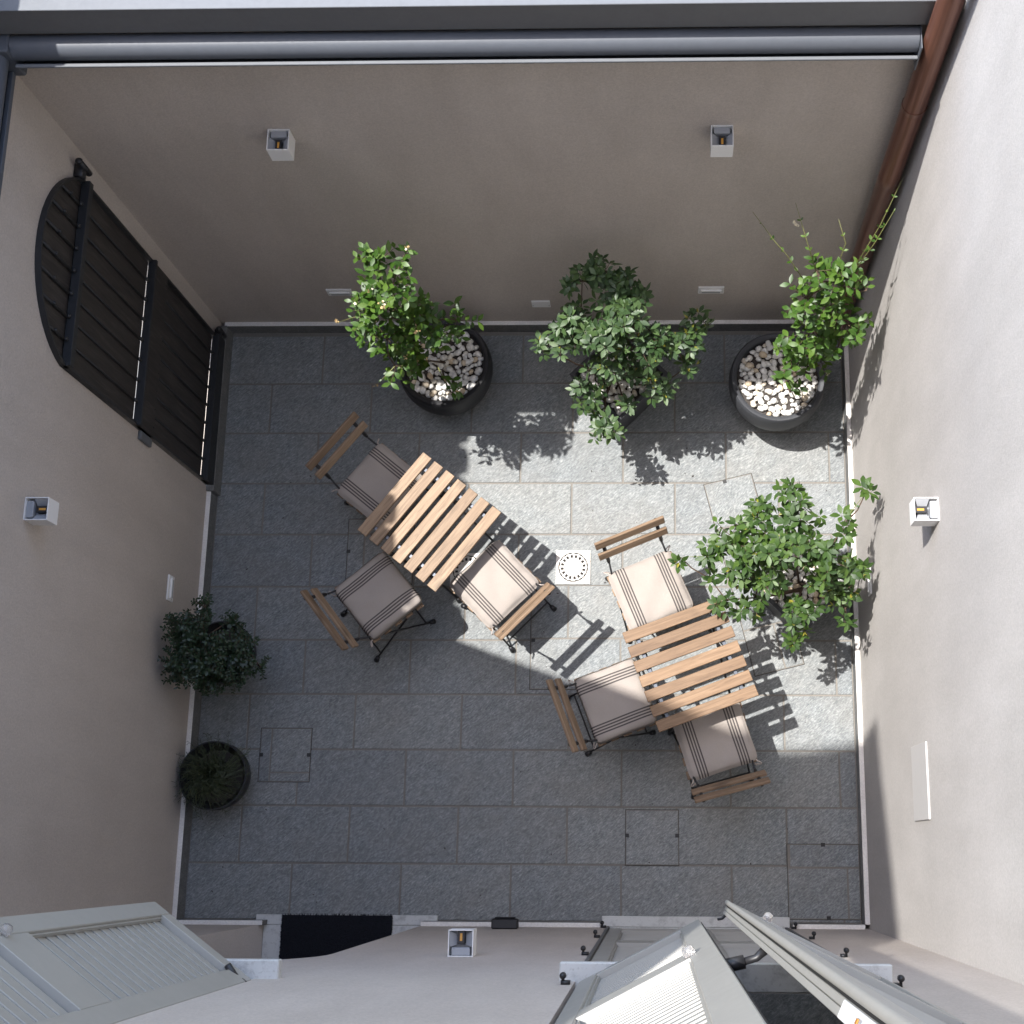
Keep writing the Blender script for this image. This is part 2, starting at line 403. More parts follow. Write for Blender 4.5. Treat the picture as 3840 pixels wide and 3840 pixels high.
cover('long tilted stone hatch running under the leafy square planter', 0.567, 1.560, 0.292, 1.160, 14.0, [(-1, 1, 0.30, 1), (-1, 1, -0.01, 0.291), (-1, 1, -0.31, -0.019), (-1, 0.03, -1, -0.319), (0.039, 1, -1, -0.319)], [(-0.02, 0.565)])
cover('stone hatch between the two tables, half under the striped chair shadow', -0.408, 1.187, 0.604, 0.604, 0, [(-1, -0.092, -0.005, 1), (-0.083, 1, -0.005, 1), (-1, 0.21, -1, -0.014), (0.219, 1, -1, -0.014)], [(-0.285, -0.02)])
cover('stone hatch mostly hidden under the slatted table by the gate', -1.596, 1.686, 0.390, 0.392, 0, [(-1, 1, 0.11, 1), (-1, -0.1, -1, 0.10), (-0.09, 1, -1, 0.10)], [(-0.185, 0.0)])

# cast floor drains
def drain(label, cx, cy):
    t = thing('floor_drain', label, 'drain', (cx, cy, 0.0), 0, 'round slotted floor drains')
    sq = 0.099
    me = plate2d([(-sq, -sq), (sq, -sq), (sq, sq), (-sq, sq)], [circ(0, 0, 0.0868, 40)], 0.012, M['enamel'], 'surround')
    put('surround', me, t, (0, 0, -0.004))
    MB().lathe([(0.0, 0.0015), (0.09, 0.0015)], 32).obj('pit', M['pit'], t)
    out = []
    for k in range(72):
        a = R(k * 5); r = 0.0795 + 0.0022 * math.cos(16 * a); out.append((r * math.cos(a), r * math.sin(a)))
    holes = []
    for k in range(16):
        a = R(22.5 * k + 8); ca, sa = math.cos(a), math.sin(a)
        holes.append([(ca * x - sa * y, sa * x + ca * y) for x, y in ((0.0545, -0.0066), (0.071, -0.0080), (0.0728, 0), (0.071, 0.0080), (0.0545, 0.0066))])
    put('grate', plate2d(out, holes, 0.007, M['enamel'], 'grate'), t, (0, 0, 0.0025))
drain('white square drain with round slotted grate in full sun', -0.470, 1.592)
drain('round slotted drain shaded under the slatted table edge and cushion', -1.082, 1.575)

# ------------------------------------------------------------------ walls
def arch(x0, x1, zs, zc, r, n=18):
    """arched top from right springing to left springing"""
    c = (x0 + x1) / 2; a = math.asin(min(1, (x1 - x0) / 2 / r))
    return [(c + r * math.sin(a - 2 * a * i / n), zc + r * math.cos(a - 2 * a * i / n)) for i in range(n + 1)]
WT = 0.39
bw = tag(MB().box(XL, XR, YB, YB + 0.30, -0.05, 3.12).obj('courtyard_wall', M['plaster']), 'shaded taupe plaster wall behind the jasmine pots, under the gutter', 'wall')
gate_hole = [(2.05, -0.02), (2.945, -0.02)] + arch(2.05, 2.945, 2.12, 2.011, 0.464)
me = plate2d([(YF - 0.4, -0.05), (3.37, -0.05), (3.37, 2.94), (YF - 0.4, 2.94)], [gate_hole], WT, M['plaster'], 'courtyard_wall')
to_frame(me, (XL, 0, 0), (0, 1, 0), (0, 0, 1), (-1, 0, 0))
lw = tag(put('courtyard_wall', me), 'shaded taupe plaster wall with the black arched gate in it', 'wall')
rw = tag(MB().box(XR, XR + 0.30, YF - 0.4, 3.75, -0.05, 7.5).obj('courtyard_wall', M['plaster_r']), 'tall bright sunlit plaster wall beside the brown downpipe', 'wall')
door_hole = [(-2.135, -0.03), (-1.262, -0.03)] + arch(-2.135, -1.262, 2.13, 2.13, 0.4366)
fd_hole = [(-0.25, -0.03), (0.705, -0.03), (0.705, 2.62), (-0.25, 2.62)]
w1 = [(-2.10, 3.20), (-1.262, 3.20), (-1.262, 6.88), (-2.10, 6.88)]
w2 = [(-0.25, 3.20), (0.705, 3.20), (0.705, 6.88), (-0.25, 6.88)]
me = plate2d([(XL, -0.05), (XR, -0.05), (XR, 11.0), (XL, 11.0)], [door_hole, fd_hole, w1, w2], 0.36, M['plaster'], 'house_wall')
to_frame(me, (0, YF, 0), (1, 0, 0), (0, 0, 1), (0, -1, 0))
fw = tag(put('house_wall', me), 'house wall with the doorway, shuttered windows and black hinge pins', 'wall')
# neighbour rising behind the gate wall (out of frame, it throws the shade over the court)
nb = MB()
nb.sweep([(-6.0, 2.95), (1.74, 2.95), (1.74, 8.6), (1.93, 9.84), (2.06, 10.50), (1.80, 10.58), (1.0, 10.90), (-6.0, 10.95)], 'X', -3.0, -2.72)
nb.box(-3.0, -2.72, 1.741, 4.2, 2.95, 4.03)
nh = tag(nb.obj('neighbouring_house', M['plaster']), 'tall neighbouring house wall standing above the gate side of the court', 'building')

for k in range(13):
    b = MB(); y = 1.85 + 0.19 * k
    b.sweep([(y + 0.085 * math.cos(R(a)), 4.032 + 0.085 * math.sin(R(a))) for a in range(0, 181, 20)], 'X', -3.02, -2.70); b.obj('roof_tile', M['brick'], nh)
# stone skirtings with a pale sealed top edge
def skirting(wall, x0, x1, y0, y1, h=0.108):
    MB().box(x0, x1, y0, y1, -0.004, h, 0.0015).obj('skirting', M['skirt'], wall)
    MB().box(x0 - 0.0, x1, y0, y1, h + 0.0005, h + 0.006, 0.002).obj('skirting_cap', M['white_cap'], wall)
skirting(bw, -2.58, 1.119, 3.046, YB)
skirting(lw, XL, -2.580, YF + 0.025, 2.020)
skirting(rw, 1.119, XR, YF + 0.025, YB)
skirting(fw, XL + 0.026, -2.112, YF, -0.371)
skirting(fw, -1.256, -0.290, YF, -0.371)
skirting(fw, 0.735, XR - 0.026, YF, -0.371)

# house wall details: sills, thresholds, hinge pins
def pin(x, z):
    b = MB(); b.tube([(x, YF, z), (x, YF + 0.016, z), (x, YF + 0.026, z + 0.004)], 0.005, 8)
    b.lathe([(0.0, 0.0), (0.009, 0.0), (0.0105, 0.006), (0.0105, 0.026), (0.007, 0.034), (0.0, 0.036)], 12, Matrix.Translation((x, YF + 0.026, z - 0.012)))
    b.box(x - 0.006, x + 0.022 * (1 if x < 0.2 else -1), YF + 0.001, YF + 0.012, z - 0.02, z + 0.02)
    b.obj('hinge_pin', M['black'], fw, True)
for x in (-0.281, 0.747):
    for z in (0.13, 0.985, 2.10, 3.31): pin(x, z)
for x0, x1 in ((-2.17, -1.187), (-0.300, 0.742)):
    MB().box(x0, x1, YF - 0.03, -0.338, 3.160, 3.2045, 0.004).obj('window_sill', M['marble'], fw)
for x0, x1 in ((-2.10, -1.262), (-0.25, 0.705)):
    MB().box(x0, (x0 + x1) / 2 - 0.003, YF - 0.36, YF - 0.0315, 3.150, 3.2035, 0.002).obj('inner_sill', M['stone'], fw)
    MB().box((x0 + x1) / 2 + 0.003, x1, YF - 0.36, YF - 0.0315, 3.150, 3.2035, 0.002).obj('inner_sill', M['stone'], fw)
    MB().box(x0, x1, YF - 0.40, YF - 0.37, 3.2, 6.88).obj('window_pane', M['glass'], fw)
for x in (-0.253, 0.708):
    MB().box(x - 0.006, x + 0.006, YF - 0.012, YF + 0.004, 0.015, 2.62).obj('jamb_strip', M['fascia'], fw)
MB().box(-2.175, -1.262 + 0.08, YF, -0.344, -0.004, 0.014, 0.002).obj('door_threshold', M['marble'], fw)
MB().box(-2.132, -1.264, YF - 0.30, YF - 0.002, -0.004, 0.014, 0.002).obj('door_threshold', M['marble'], fw)
MB().box(-2.13, -1.266, YF - 0.40, YF - 0.35, -0.03, 2.58).obj('house_door', M['door'], fw)
MB().box(-0.287, 0.728, YF, -0.340, -0.004, 0.014, 0.002).obj('door_threshold', M['marble'], fw)
MB().box(-0.248, 0.703, YF - 0.30, YF - 0.002, -0.004, 0.012, 0.002).obj('door_threshold', M['marble'], fw)
b = MB(); b.box(-2.030, -1.428, -0.640, -0.345, 0.015, 0.026)
for k in range(420):
    side = random.random()
    if side < 0.45: x = random.uniform(-2.03, -1.43); p = (x, -0.347, 0.018); q = (x + random.uniform(-.003, .003), -0.340 + random.uniform(-.002, .004), 0.022)
    else:
        s_ = random.choice((-2.03, -1.428)); y = random.uniform(-0.63, -0.35); p = (s_, y, 0.018); q = (s_ + (0.006 if s_ > -1.7 else -0.006) * random.random(), y + random.uniform(-.003, .003), 0.022)
    b.tube([p, q], 0.0013, 3)
tag(b.obj('door_mat', M['mat']), 'rectangular black door mat on the marble doorway threshold', 'door mat')
b = MB().box(-0.850, -0.712, YF + 0.001, YF + 0.052, 0.275, 0.345, 0.006)
b.box(-0.835, -0.727, YF + 0.053, YF + 0.060, 0.285, 0.325, 0.003)
tag(b.obj('vent_cover', M['rubber']), 'small black box cover low on the house wall by the lamp', 'vent cover')

# ------------------------------------------------------------------ eaves, gutters, downpipe
def gutter_prof(sign, c, zc, lip, zl, back):
    pr = []
    for i in range(19):
        a = R(180 + 0 - 10 * i * 1.0); pr.append((c + 0.05 * math.cos(a) * -sign, zc + 0.05 * math.sin(a)))
    return pr
b = MB(); n = 28
prof = [(3.025 + 0.05 * math.cos(2 * math.pi * i / n), 3.05 + 0.05 * math.sin(2 * math.pi * i / n)) for i in range(n)]
gt = thing('roof_gutter', 'rounded grey metal gutter along the wall top with a sunlit streak', 'gutter', (0, 0, 0))
o = b.sweep(prof, 'X', -2.49, 1.008).obj('gutter_tube', M['gutter'], gt); smooth_by(o)
MB().box(-2.49, 1.010, 2.951, 2.966, 3.022, 3.032, 0.002).obj('front_lip', M['coping'], gt)
tr = [(2.9585, 3.0215), (2.970, 2.998), (2.992, 2.972), (3.020, 2.956), (YB - 0.001, 2.952), (YB - 0.001, 2.957), (3.021, 2.961), (2.995, 2.976), (2.974, 3.000), (2.9635, 3.0215)]
MB().sweep(tr, 'X', -2.49, 1.010).obj('gutter_trough', M['gutter'], gt)
MB().box(1.0105, 1.015, 2.952, 3.069, 2.950, 3.10).obj('end_cap', M['gutter'], gt)
b = MB(); b.sweep([(-2.562 + 0.05 * math.cos(2 * math.pi * i / n), 3.05 + 0.05 * math.sin(2 * math.pi * i / n)) for i in range(n)], 'Y', YF, 2.973)
gl = thing('roof_gutter', 'rounded dark gutter over the gate wall, only its corner in view', 'gutter', (0, 0, 0))
smooth_by(b.obj('gutter_tube', M['gutter'], gl))
MB().box(-2.548, -2.530, YF, 2.974, 2.940, 2.966, 0.002).obj('front_lip', M['gutter'], gl)
MB().box(XL, -2.5485, YF, 2.974, 2.941, 2.955).obj('back_plate', M['gutter'], gl)
MB().box(-2.61, -2.491, 2.9745, 3.0705, 2.930, 3.105, 0.006).obj('corner_piece', M['gutter'], gl)
MB().box(-2.715, -2.615, YF, 3.079, 2.945, 3.13).obj('fascia_board', M['fascia'], gl)
fa = thing('parapet', 'dark parapet band above the gutter with a light metal coping', 'parapet', (0, 0, 0))
MB().box(-2.60, XR - 0.002, 3.0370, 3.360, 3.124, 3.268).obj('fascia_board', M['fascia'], fa)
MB().box(-2.60, XR - 0.002, 3.0340, 3.380, 3.269, 3.276, 0.002).obj('coping', M['coping'], fa)
dp = thing('downpipe', 'round copper brown downpipe standing in the sunny wall corner', 'pipe', (1.075, 3.000, 0))
pr = [(0.0, 0.10), (0.05, 0.10)] + [(0.05, z) for z in (1.0, 1.97)] + [(0.0515, 1.975), (0.0515, 2.03), (0.05, 2.035), (0.05, 5.0), (0, 5.0)]
smooth_by(MB().lathe(pr, 32).obj('pipe', M['pipe'], dp))
for z in (0.9, 2.6): smooth_by(MB().lathe([(0.0505, z), (0.0535, z), (0.0535, z + 0.025), (0.0505, z + 0.025)], 28).obj('clamp', M['pipe'], dp))

# ------------------------------------------------------------------ wall lamps and small wall plates
def lamp(label, x, y, ztop, rz):
    """local: back on the wall plane y=0, front towards +y"""
    t = thing('wall_lamp', label, 'wall lamp', (x, y, ztop - 0.10), rz, 'square white wall lamps')
    w, d, h, e = 0.0485, 0.100, 0.100, 0.004
    b = MB()
    b.box(-w, w, d - e, d, 0, h, 0.0008); b.box(-w, -w + e, e, d - e, 0, h); b.box(w - e, w, e, d - e, 0, h); b.box(-w, w, 0.0005, e, 0, h)
    b.obj('housing', M['lamp'], t)
    MB().box(-w + e, w - e, e, d - e, 0.045, 0.055).obj('inner_plate', M['lamp_in'], t)
    MB().box(-0.014, 0.014, 0.046, d - e - 0.001, 0.056, 0.088, 0.002).obj('led_block', M['black'], t)
    MB().box(-0.0045, 0.0045, 0.058, 0.086, 0.0885, 0.0895).obj('led_chip', M['led'], t)
    for s in (-1, 1):
        f = MB(); f.add([(s * 0.0435, 0.036, 0.094), (s * 0.0435, 0.094, 0.094), (s * 0.016, 0.080, 0.070), (s * 0.016, 0.044, 0.070),
                         (s * 0.0435, 0.036, 0.090), (s * 0.0435, 0.094, 0.090), (s * 0.016, 0.080, 0.066), (s * 0.016, 0.044, 0.066)],
                        [(0, 1, 2, 3), (4, 5, 6, 7), (0, 1, 5, 4), (1, 2, 6, 5), (2, 3, 7, 6), (3, 0, 4, 7)]).obj('flap', M['lamp_in'], t)
    MB().box(-0.036, 0.036, 0.0045, 0.034, 0.056, 0.091, 0.003).obj('reflector', M['lamp_in'], t)
    return t
lamp('white cube wall lamp on the shaded wall, above the yellow-flowered jasmine', -1.650, YB, 2.343, R(180))
lamp('white cube wall lamp on the shaded wall, nearer the downpipe', 0.296, YB, 2.346, R(180))
lamp('white cube wall lamp on the gate wall', XL, 1.362, 2.305, R(-90))
lamp('sunlit white cube wall lamp casting a pointed shadow on the bright wall', XR, 1.345, 2.352, R(90))
lamp('white cube wall lamp on the house wall above the black box cover', -0.745, YF, 2.245, 0)
def plate(name, label, cat, x, y, z, w, h, rz, group=None, slot=True, th=0.009):
    t = thing(name, label, cat, (x, y, z), rz, group)
    MB().box(-w/2, w/2, 0.0005, th, -h/2, h/2, 0.002).obj('cover_plate', M['plate'], t)
    if slot:
        MB().box(-w*0.36, w*0.36, th + 0.0002, th + 0.004, -h*0.30, h*0.02, 0.001).obj('light_slot', M['lamp_in'], t)
        MB().box(-w*0.40, w*0.40, th + 0.0002, th + 0.010, h*0.03, h*0.20, 0.002).obj('hood', M['plate'], t)
    for s in (-1, 1): MB().tube([(s * w * 0.43, th, -h*0.2), (s * w * 0.43, th + 0.001, -h*0.2)], 0.003, 8).obj('screw', M['fascia'], t)
    return t
G2 = 'slim white step lights low on the walls'
plate('step_light', 'slim white step light half hidden by the yellow-flowered jasmine', 'step light', -1.783, YB, 0.562, 0.145, 0.085, R(180), G2)
plate('step_light', 'slim white step light on the shaded wall, behind the jasmine in sunlit pebbles', 'step light', 0.319, YB, 0.568, 0.145, 0.088, R(180), G2)
plate('step_light', 'slim white step light on the gate wall above the dark bush', 'step light', XL, 1.358, 0.572, 0.138, 0.085, R(-90), G2)
plate('step_light', 'slim white step light on the sunlit wall behind the square planter bush', 'step light', XR, 1.398, 0.575, 0.150, 0.085, R(90), G2)
plate('socket_cover', 'blank white cover with two screws between the two shaded pots', 'socket cover', -0.655, YB, 0.381, 0.107, 0.086, R(180), None, False)
b = MB().box(-0.160, 0.160, 0.0005, 0.009, -0.165, 0.165, 0.0015)
tag(b.obj('wall_hatch', M['hatch'], None, False, (XR, 0.296, 1.716), R(90)), 'pale rounded square cover set on the sunlit wall', 'wall hatch')

# ------------------------------------------------------------------ arched gate
g = thing('arched_gate', 'black arched gate of vertical wood planks with iron rails', 'gate', (-2.60, 2.4975, 0))
# local x outwards into the court, y along the wall
hw = 0.4445; zc, ra = 2.011, 0.462
ztop = lambda y: zc + math.sqrt(max(0.0, ra * ra - y * y)) if abs(y) < ra else 2.12
npl = 8; pw = 2 * (hw - 0.012) / npl; ya = -hw + 0.012
for k in range(npl):
    y0 = ya + k * pw + 0.0015; y1 = y0 + pw - 0.003
    MB().box(-0.030, -0.002, y0, y1, 0.2498, 1.150, 0.002).obj('plank', M['gate'], g)
    MB().box(-0.030, -0.002, y0, y1, 1.2856, 2.085, 0.002).obj('plank', M['gate'], g)
    m_ = MB(); za, zb = ztop(y0) - 0.012, ztop(y1) - 0.012
    m_.add([(-0.030, y0, 2.09), (-0.030, y1, 2.09), (-0.030, y1, zb), (-0.030, y0, za), (-0.004, y0, 2.09), (-0.004, y1, 2.09), (-0.004, y1, zb), (-0.004, y0, za)],
           [(0, 1, 2, 3), (4, 5, 6, 7), (0, 1, 5, 4), (1, 2, 6, 5), (2, 3, 7, 6), (3, 0, 4, 7)]).obj('plank', M['gate'], g)
    if k:
        y = ya + k * pw
        for z0, z1 in ((0.262, 1.155), (1.30, 2.09)):
            b = MB(); b.tube([(0.004, y, z0), (0.004, y, z1)], 0.0065, 8)
            b.lathe([(0, 0), (0.008, 0.003), (0.010, 0.012), (0.010, 0.022), (0.007, 0.030), (0, 0.030)], 10, Matrix.Translation((0.010, y, z0 - 0.010)))
            b.obj('batten', M['gate_iron'], g, True)
        zt = ztop(y) - 0.02
        if zt > 2.25:
            b = MB(); b.tube([(0.004, y, 2.14), (0.004, y, zt)], 0.008, 8)
            b.lathe([(0, 0), (0.008, 0.003), (0.011, 0.010), (0.008, 0.018), (0, 0.021)], 10, Matrix.Translation((0.014, y, 2.13)))
            b.lathe([(0, 0), (0.007, 0.003), (0.010, 0.009), (0.007, 0.016), (0, 0.019)], 10, Matrix.Translation((0.012, y, 2.13 + 0.55 * (zt - 2.13))))
            b.obj('batten', M['gate_iron'], g, True)
MB().box(0.0, 0.040, -hw, hw, 2.090, 2.130, 0.002).obj('top_rail', M['gate_iron'], g)
MB().box(-0.0015, 0.040, -hw, hw, 1.262, 1.284, 0.002).obj('middle_rail', M['gate_iron'], g)
MB().box(0.001, 0.022, -hw, hw, 1.062, 1.261, 0.002).obj('kick_plate', M['gate'], g)
b = MB()
for k in range(9):
    b.lathe([(0.004, 0), (0.004, 0.003), (0, 0.004)], 8, Matrix.Translation((0.022, -hw + 0.05 + k * 0.098, 1.075)) @ Matrix.Rotation(R(90), 4, 'Y'))
o = b.obj('rivet', M['gate_iron'], g)
MB().box(-0.0015, 0.040, -hw, hw, 0.135, 0.248, 0.002).obj('bottom_rail', M['gate_iron'], g)
b = MB()
ar = [(y_, z_) for y_, z_ in [(hw * math.cos(R(180 * i / 32)) , 0) for i in range(33)]]
outer, inner = [], []
for i in range(33):
    a = math.asin(0.4445 / 0.464); t = a - 2 * a * i / 32
    outer.append((0.4640 * math.sin(t), zc + 0.4640 * math.cos(t))); inner.append((0.452 * math.sin(t), zc + 0.452 * math.cos(t)))
pts = [(hw, 0.14)] + outer + [(-hw, 0.14), (-hw + 0.012, 0.14)] + inner[::-1] + [(hw - 0.012, 0.14)]
me = plate2d(pts, [], 0.040, M['gate_iron'], 'frame'); to_frame(me, (-0.02, 0, 0), (0, 1, 0), (0, 0, 1), (1, 0, 0))
put('frame', me, g)
for z in (0.19, 2.19):
    b = MB(); b.box(-0.004, 0.038, hw - 0.02, hw + 0.05, z - 0.022, z + 0.022, 0.004)
    b.tube([(0.034, hw + 0.032, z - 0.055), (0.034, hw + 0.032, z + 0.050)], 0.015, 12)
    b.lathe([(0.015, 0), (0.018, 0.005), (0.013, 0.015), (0, 0.019)], 12, Matrix.Translation((0.034, hw + 0.032, z + 0.055)))
    b.obj('hinge', M['black'], g, True)
MB().box(-0.006, 0.012, -hw - 0.05, -hw - 0.004, 1.045, 1.20, 0.004).obj('latch_keep', M['coping'], g)
MB().box(XL - 0.03, -2.560, 2.021, 3.044, -0.004, 0.128, 0.003).obj('gate_threshold', M['skirt'], lw)

# ------------------------------------------------------------------ louvred shutters
slat_cache = {}
def shutter(label, H, F, z0, hgt, side, mids, extra=None, group=None, louvre=True):
    dx, dy = F[0] - H[0], F[1] - H[1]; w = math.hypot(dx, dy); rz = math.atan2(dy, dx)
    t = thing('window_shutter', label, 'shutter', (H[0], H[1], z0), rz, group)
    th = 0.042; y0, y1 = (-th, 0.0) if side > 0 else (0.0, th)       # visible face is y=0
    st = 0.064
    MB().box(0, st, y0, y1, 0, hgt, 0.002).obj('stile', M['shutter'], t)
    MB().box(w - st, w, y0, y1, 0, hgt, 0.002).obj('stile', M['shutter'], t)
    rails = [(0.0, 0.070)] + mids + [(hgt - 0.07, hgt)]
    for a, b_ in rails: MB().box(st, w - st, y0 + 0.001, y1 - 0.001, a, b_, 0.0015).obj('rail', M['shutter'], t)
    rec = -0.018 * side
    iw = w - 2 * st; key = (round(iw, 3), side)
    if key not in slat_cache:
        b = MB(); T = Matrix.Rotation(R(-3.5 * side), 4, 'X')
        b.box(0.0005, iw - 0.0005, -0.003, 0.003, -0.0272, 0.0272, 0.0014, T); slat_cache[key] = b.mesh('slat', M['shutter'])
    for (a0, a1), (b0, b1) in zip(rails[:-1], rails[1:]):
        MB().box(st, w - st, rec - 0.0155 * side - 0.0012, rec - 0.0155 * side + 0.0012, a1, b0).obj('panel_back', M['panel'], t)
        # mitred bead round the panel
        n_ = max(1, int((b0 - a1 - 0.02) / 0.055))
        for i in range(n_):
            put('slat', slat_cache[key], t, (st, rec - 0.004 * side, a1 + 0.034 + i * (b0 - a1 - 0.066) / max(1, n_ - 1)))
        MB().box(w - st - 0.007, w - st - 0.0005, rec, rec + 0.010 * side, a1, b0).obj('bead', M['shutter'], t)
        MB().box(st + 0.0005, st + 0.007, rec, rec + 0.010 * side, a1, b0).obj('bead', M['shutter'], t)
    return t, w
def bumper(t, x, z, side):
    b = MB(); b.lathe([(0.013, 0), (0.0145, 0.004), (0.0135, 0.018), (0.009, 0.023), (0, 0.0245)], 16, Matrix.Translation((x, 0.0005 * side, z)) @ Matrix.Rotation(R(-90 * side), 4, 'X'))
    b.obj('bumper', M['bumper'], t, True)
t, w = shutter('pearl grey louvred shutter leaf open above the arched doorway', (-1.256, -0.3935), (-1.5825, -0.161), 3.25, 3.6, -1, [(1.00, 1.18)])
bumper(t, w - 0.06, 1.125, -1)
b = MB(); b.tube([(0.0, 0.03, 0.06), (0.035, 0.012, 0.06), (0.075, -0.006, 0.075)], [0.010, 0.013, 0.011], 10); b.box(-0.03, 0.02, 0.0, 0.04, 0.05, 0.07, 0.004)
b.obj('hinge', M['black'], t, True)
MB().box(-0.004, -0.0005, 0.004, 0.038, 0, 3.6).obj('gasket', M['gasket'], t)
t, w = shutter('sunlit narrow shutter leaf, ajar above the glazed door', (-0.237, -0.3935), (0.1365, -0.203), 3.25, 3.6, 1, [(1.03, 1.19)])
bumper(t, w - 0.062, 1.16, 1)
MB().box(w + 0.0005, w + 0.004, -0.030, -0.012, 0, 3.6).obj('gasket', M['gasket'], t)
t, w = shutter('wide shutter leaf seen edge on with lock plate and stay arm', (0.747, -0.3935), (0.234, -0.150), 3.25, 3.6, -1, [(1.03, 1.19)])
smooth_by(MB().tube([(w + 0.006, 0.006, 0.0), (w + 0.006, 0.006, 3.6)], 0.0075, 14).obj('edge_nose', M['shutter'], t))
MB().box(w + 0.0005, w + 0.0030, 0.0125, 0.0175, 0, 3.6).obj('gasket', M['gasket'], t)
MB().box(w + 0.0005, w + 0.0048, 0.018, 0.029, 0, 3.6, 0.001).obj('edge_strip', M['shutter'], t)
MB().box(w + 0.0005, w + 0.0044, 0.0305, 0.0415, 0, 3.6, 0.001).obj('edge_strip', M['shutter'], t)
bumper(t, w - 0.10, 0.30, -1)
lp = MB().box(w + 0.005, w + 0.008, 0.019, 0.041, 2.76, 3.14, 0.001).obj('lock_plate', M['plate'], t)
MB().box(w + 0.0082, w + 0.0090, 0.0255, 0.0335, 2.895, 2.925, 0.0003).obj('latch_slot', M['lamp_in'], lp)
MB().box(w + 0.0092, w + 0.0110, 0.0262, 0.0328, 2.897, 2.907, 0.0004).obj('latch', M['brass'], lp)
MB().lathe([(0.0065, 0), (0.0065, 0.002), (0, 0.0025)], 18, Matrix.Translation((w + 0.0082, 0.030, 2.975)) @ Matrix.Rotation(R(90), 4, 'Y')).obj('button', M['lamp_in'], lp)
b = MB(); b.tube([(w - 0.01, 0.042, 1.52), (w + 0.0, 0.065, 1.52), (w + 0.022, 0.085, 1.515)], [0.010, 0.008, 0.008], 10)
b.tube([(w + 0.018, 0.082, 1.515), (w + 0.052, 0.108, 1.515)], 0.014, 12); b.tube([(w + 0.052, 0.108, 1.515), (w + 0.060, 0.114, 1.515)], 0.010, 10)
b.obj('stay_arm', M['black'], t, True)
b = MB(); b.tube([(w - 0.004, 0.042, 0.02), (w - 0.0, 0.056, 0.012), (w + 0.012, 0.064, 0.018)], 0.0045, 8); b.obj('hook', M['black'], t, True)
# closed shutters of the ground floor glazed door
for a, b_, lab in ((-0.243, 0.226, 'closed shutter leaf on the ground floor, hinged beside the black box cover'), (0.698, 0.229, 'closed shutter leaf on the ground floor, hinged next to the corner hatch')):
    s_ = 1 if a < b_ else -1
    shutter(lab, (a, -0.402), (b_, -0.402), 0.020, 2.59, s_, [(0.16, 0.20), (1.02, 1.18)])

# ------------------------------------------------------------------ folding table and chairs
def make_table(wm):
    t = thing('folding_table', '', 'table')
    sl = MB().box(-0.272, 0.272, -0.0296, 0.0296, 0.688, 0.706, 0.002).mesh('slat', wm)
    for k in range(7): put('slat', sl, t, (0, -0.243 + 0.081 * k, 0))
    for s in (-1, 1):
        MB().box(s * 0.205 - 0.010, s * 0.205 + 0.010, -0.245, 0.245, 0.668, 0.687, 0.002).obj('rail', M['steel'], t)
        b = MB(); b.tube([(s * 0.222, -0.20, 0.672), (s * 0.222, 0.235, 0.012)], 0.0065, 8); b.tube([(s * 0.222, 0.232, 0.030), (s * 0.226, 0.245, 0.004)], [0.011, 0.015], 10)
        b.obj('leg', M['black'], t, True)
        b = MB(); b.tube([(s * 0.190, 0.20, 0.672), (s * 0.190, -0.235, 0.012)], 0.0065, 8); b.tube([(s * 0.190, -0.232, 0.030), (s * 0.194, -0.245, 0.004)], [0.011, 0.015], 10)
        b.obj('leg', M['black'], t, True)
    MB().tube([(-0.222, 0.19, 0.082), (0.222, 0.19, 0.082)], 0.005, 8).obj('stretcher', M['black'], t)
    MB().tube([(-0.19, -0.19, 0.082), (0.19, -0.19, 0.082)], 0.005, 8).obj('stretcher', M['black'], t)
    MB().tube([(-0.205, 0.235, 0.662), (0.205, 0.235, 0.662)], 0.006, 8).obj('cross_bar', M['black'], t)
    MB().tube([(-0.205, -0.10, 0.662), (0.205, -0.10, 0.662)], 0.006, 8).obj('cross_bar', M['black'], t)
    return t
T1 = make_table(M['wood']); T2 = make_table(M['wood_b'])
for t, (x, y), d, lab in ((T1, (-1.196, 1.697), (0.336, 0.431), 'slatted wood folding table half in shade, nearer the gate'),
                          (T2, (0.182, 0.940), (0.499, 0.187), 'slatted wood folding table in sun, beside the square planter bush')):
    t.location = (x, y, 0); t.rotation_euler = (0, 0, math.atan2(d[1], d[0])); t['label'] = lab; t['group'] = 'slatted folding tables'

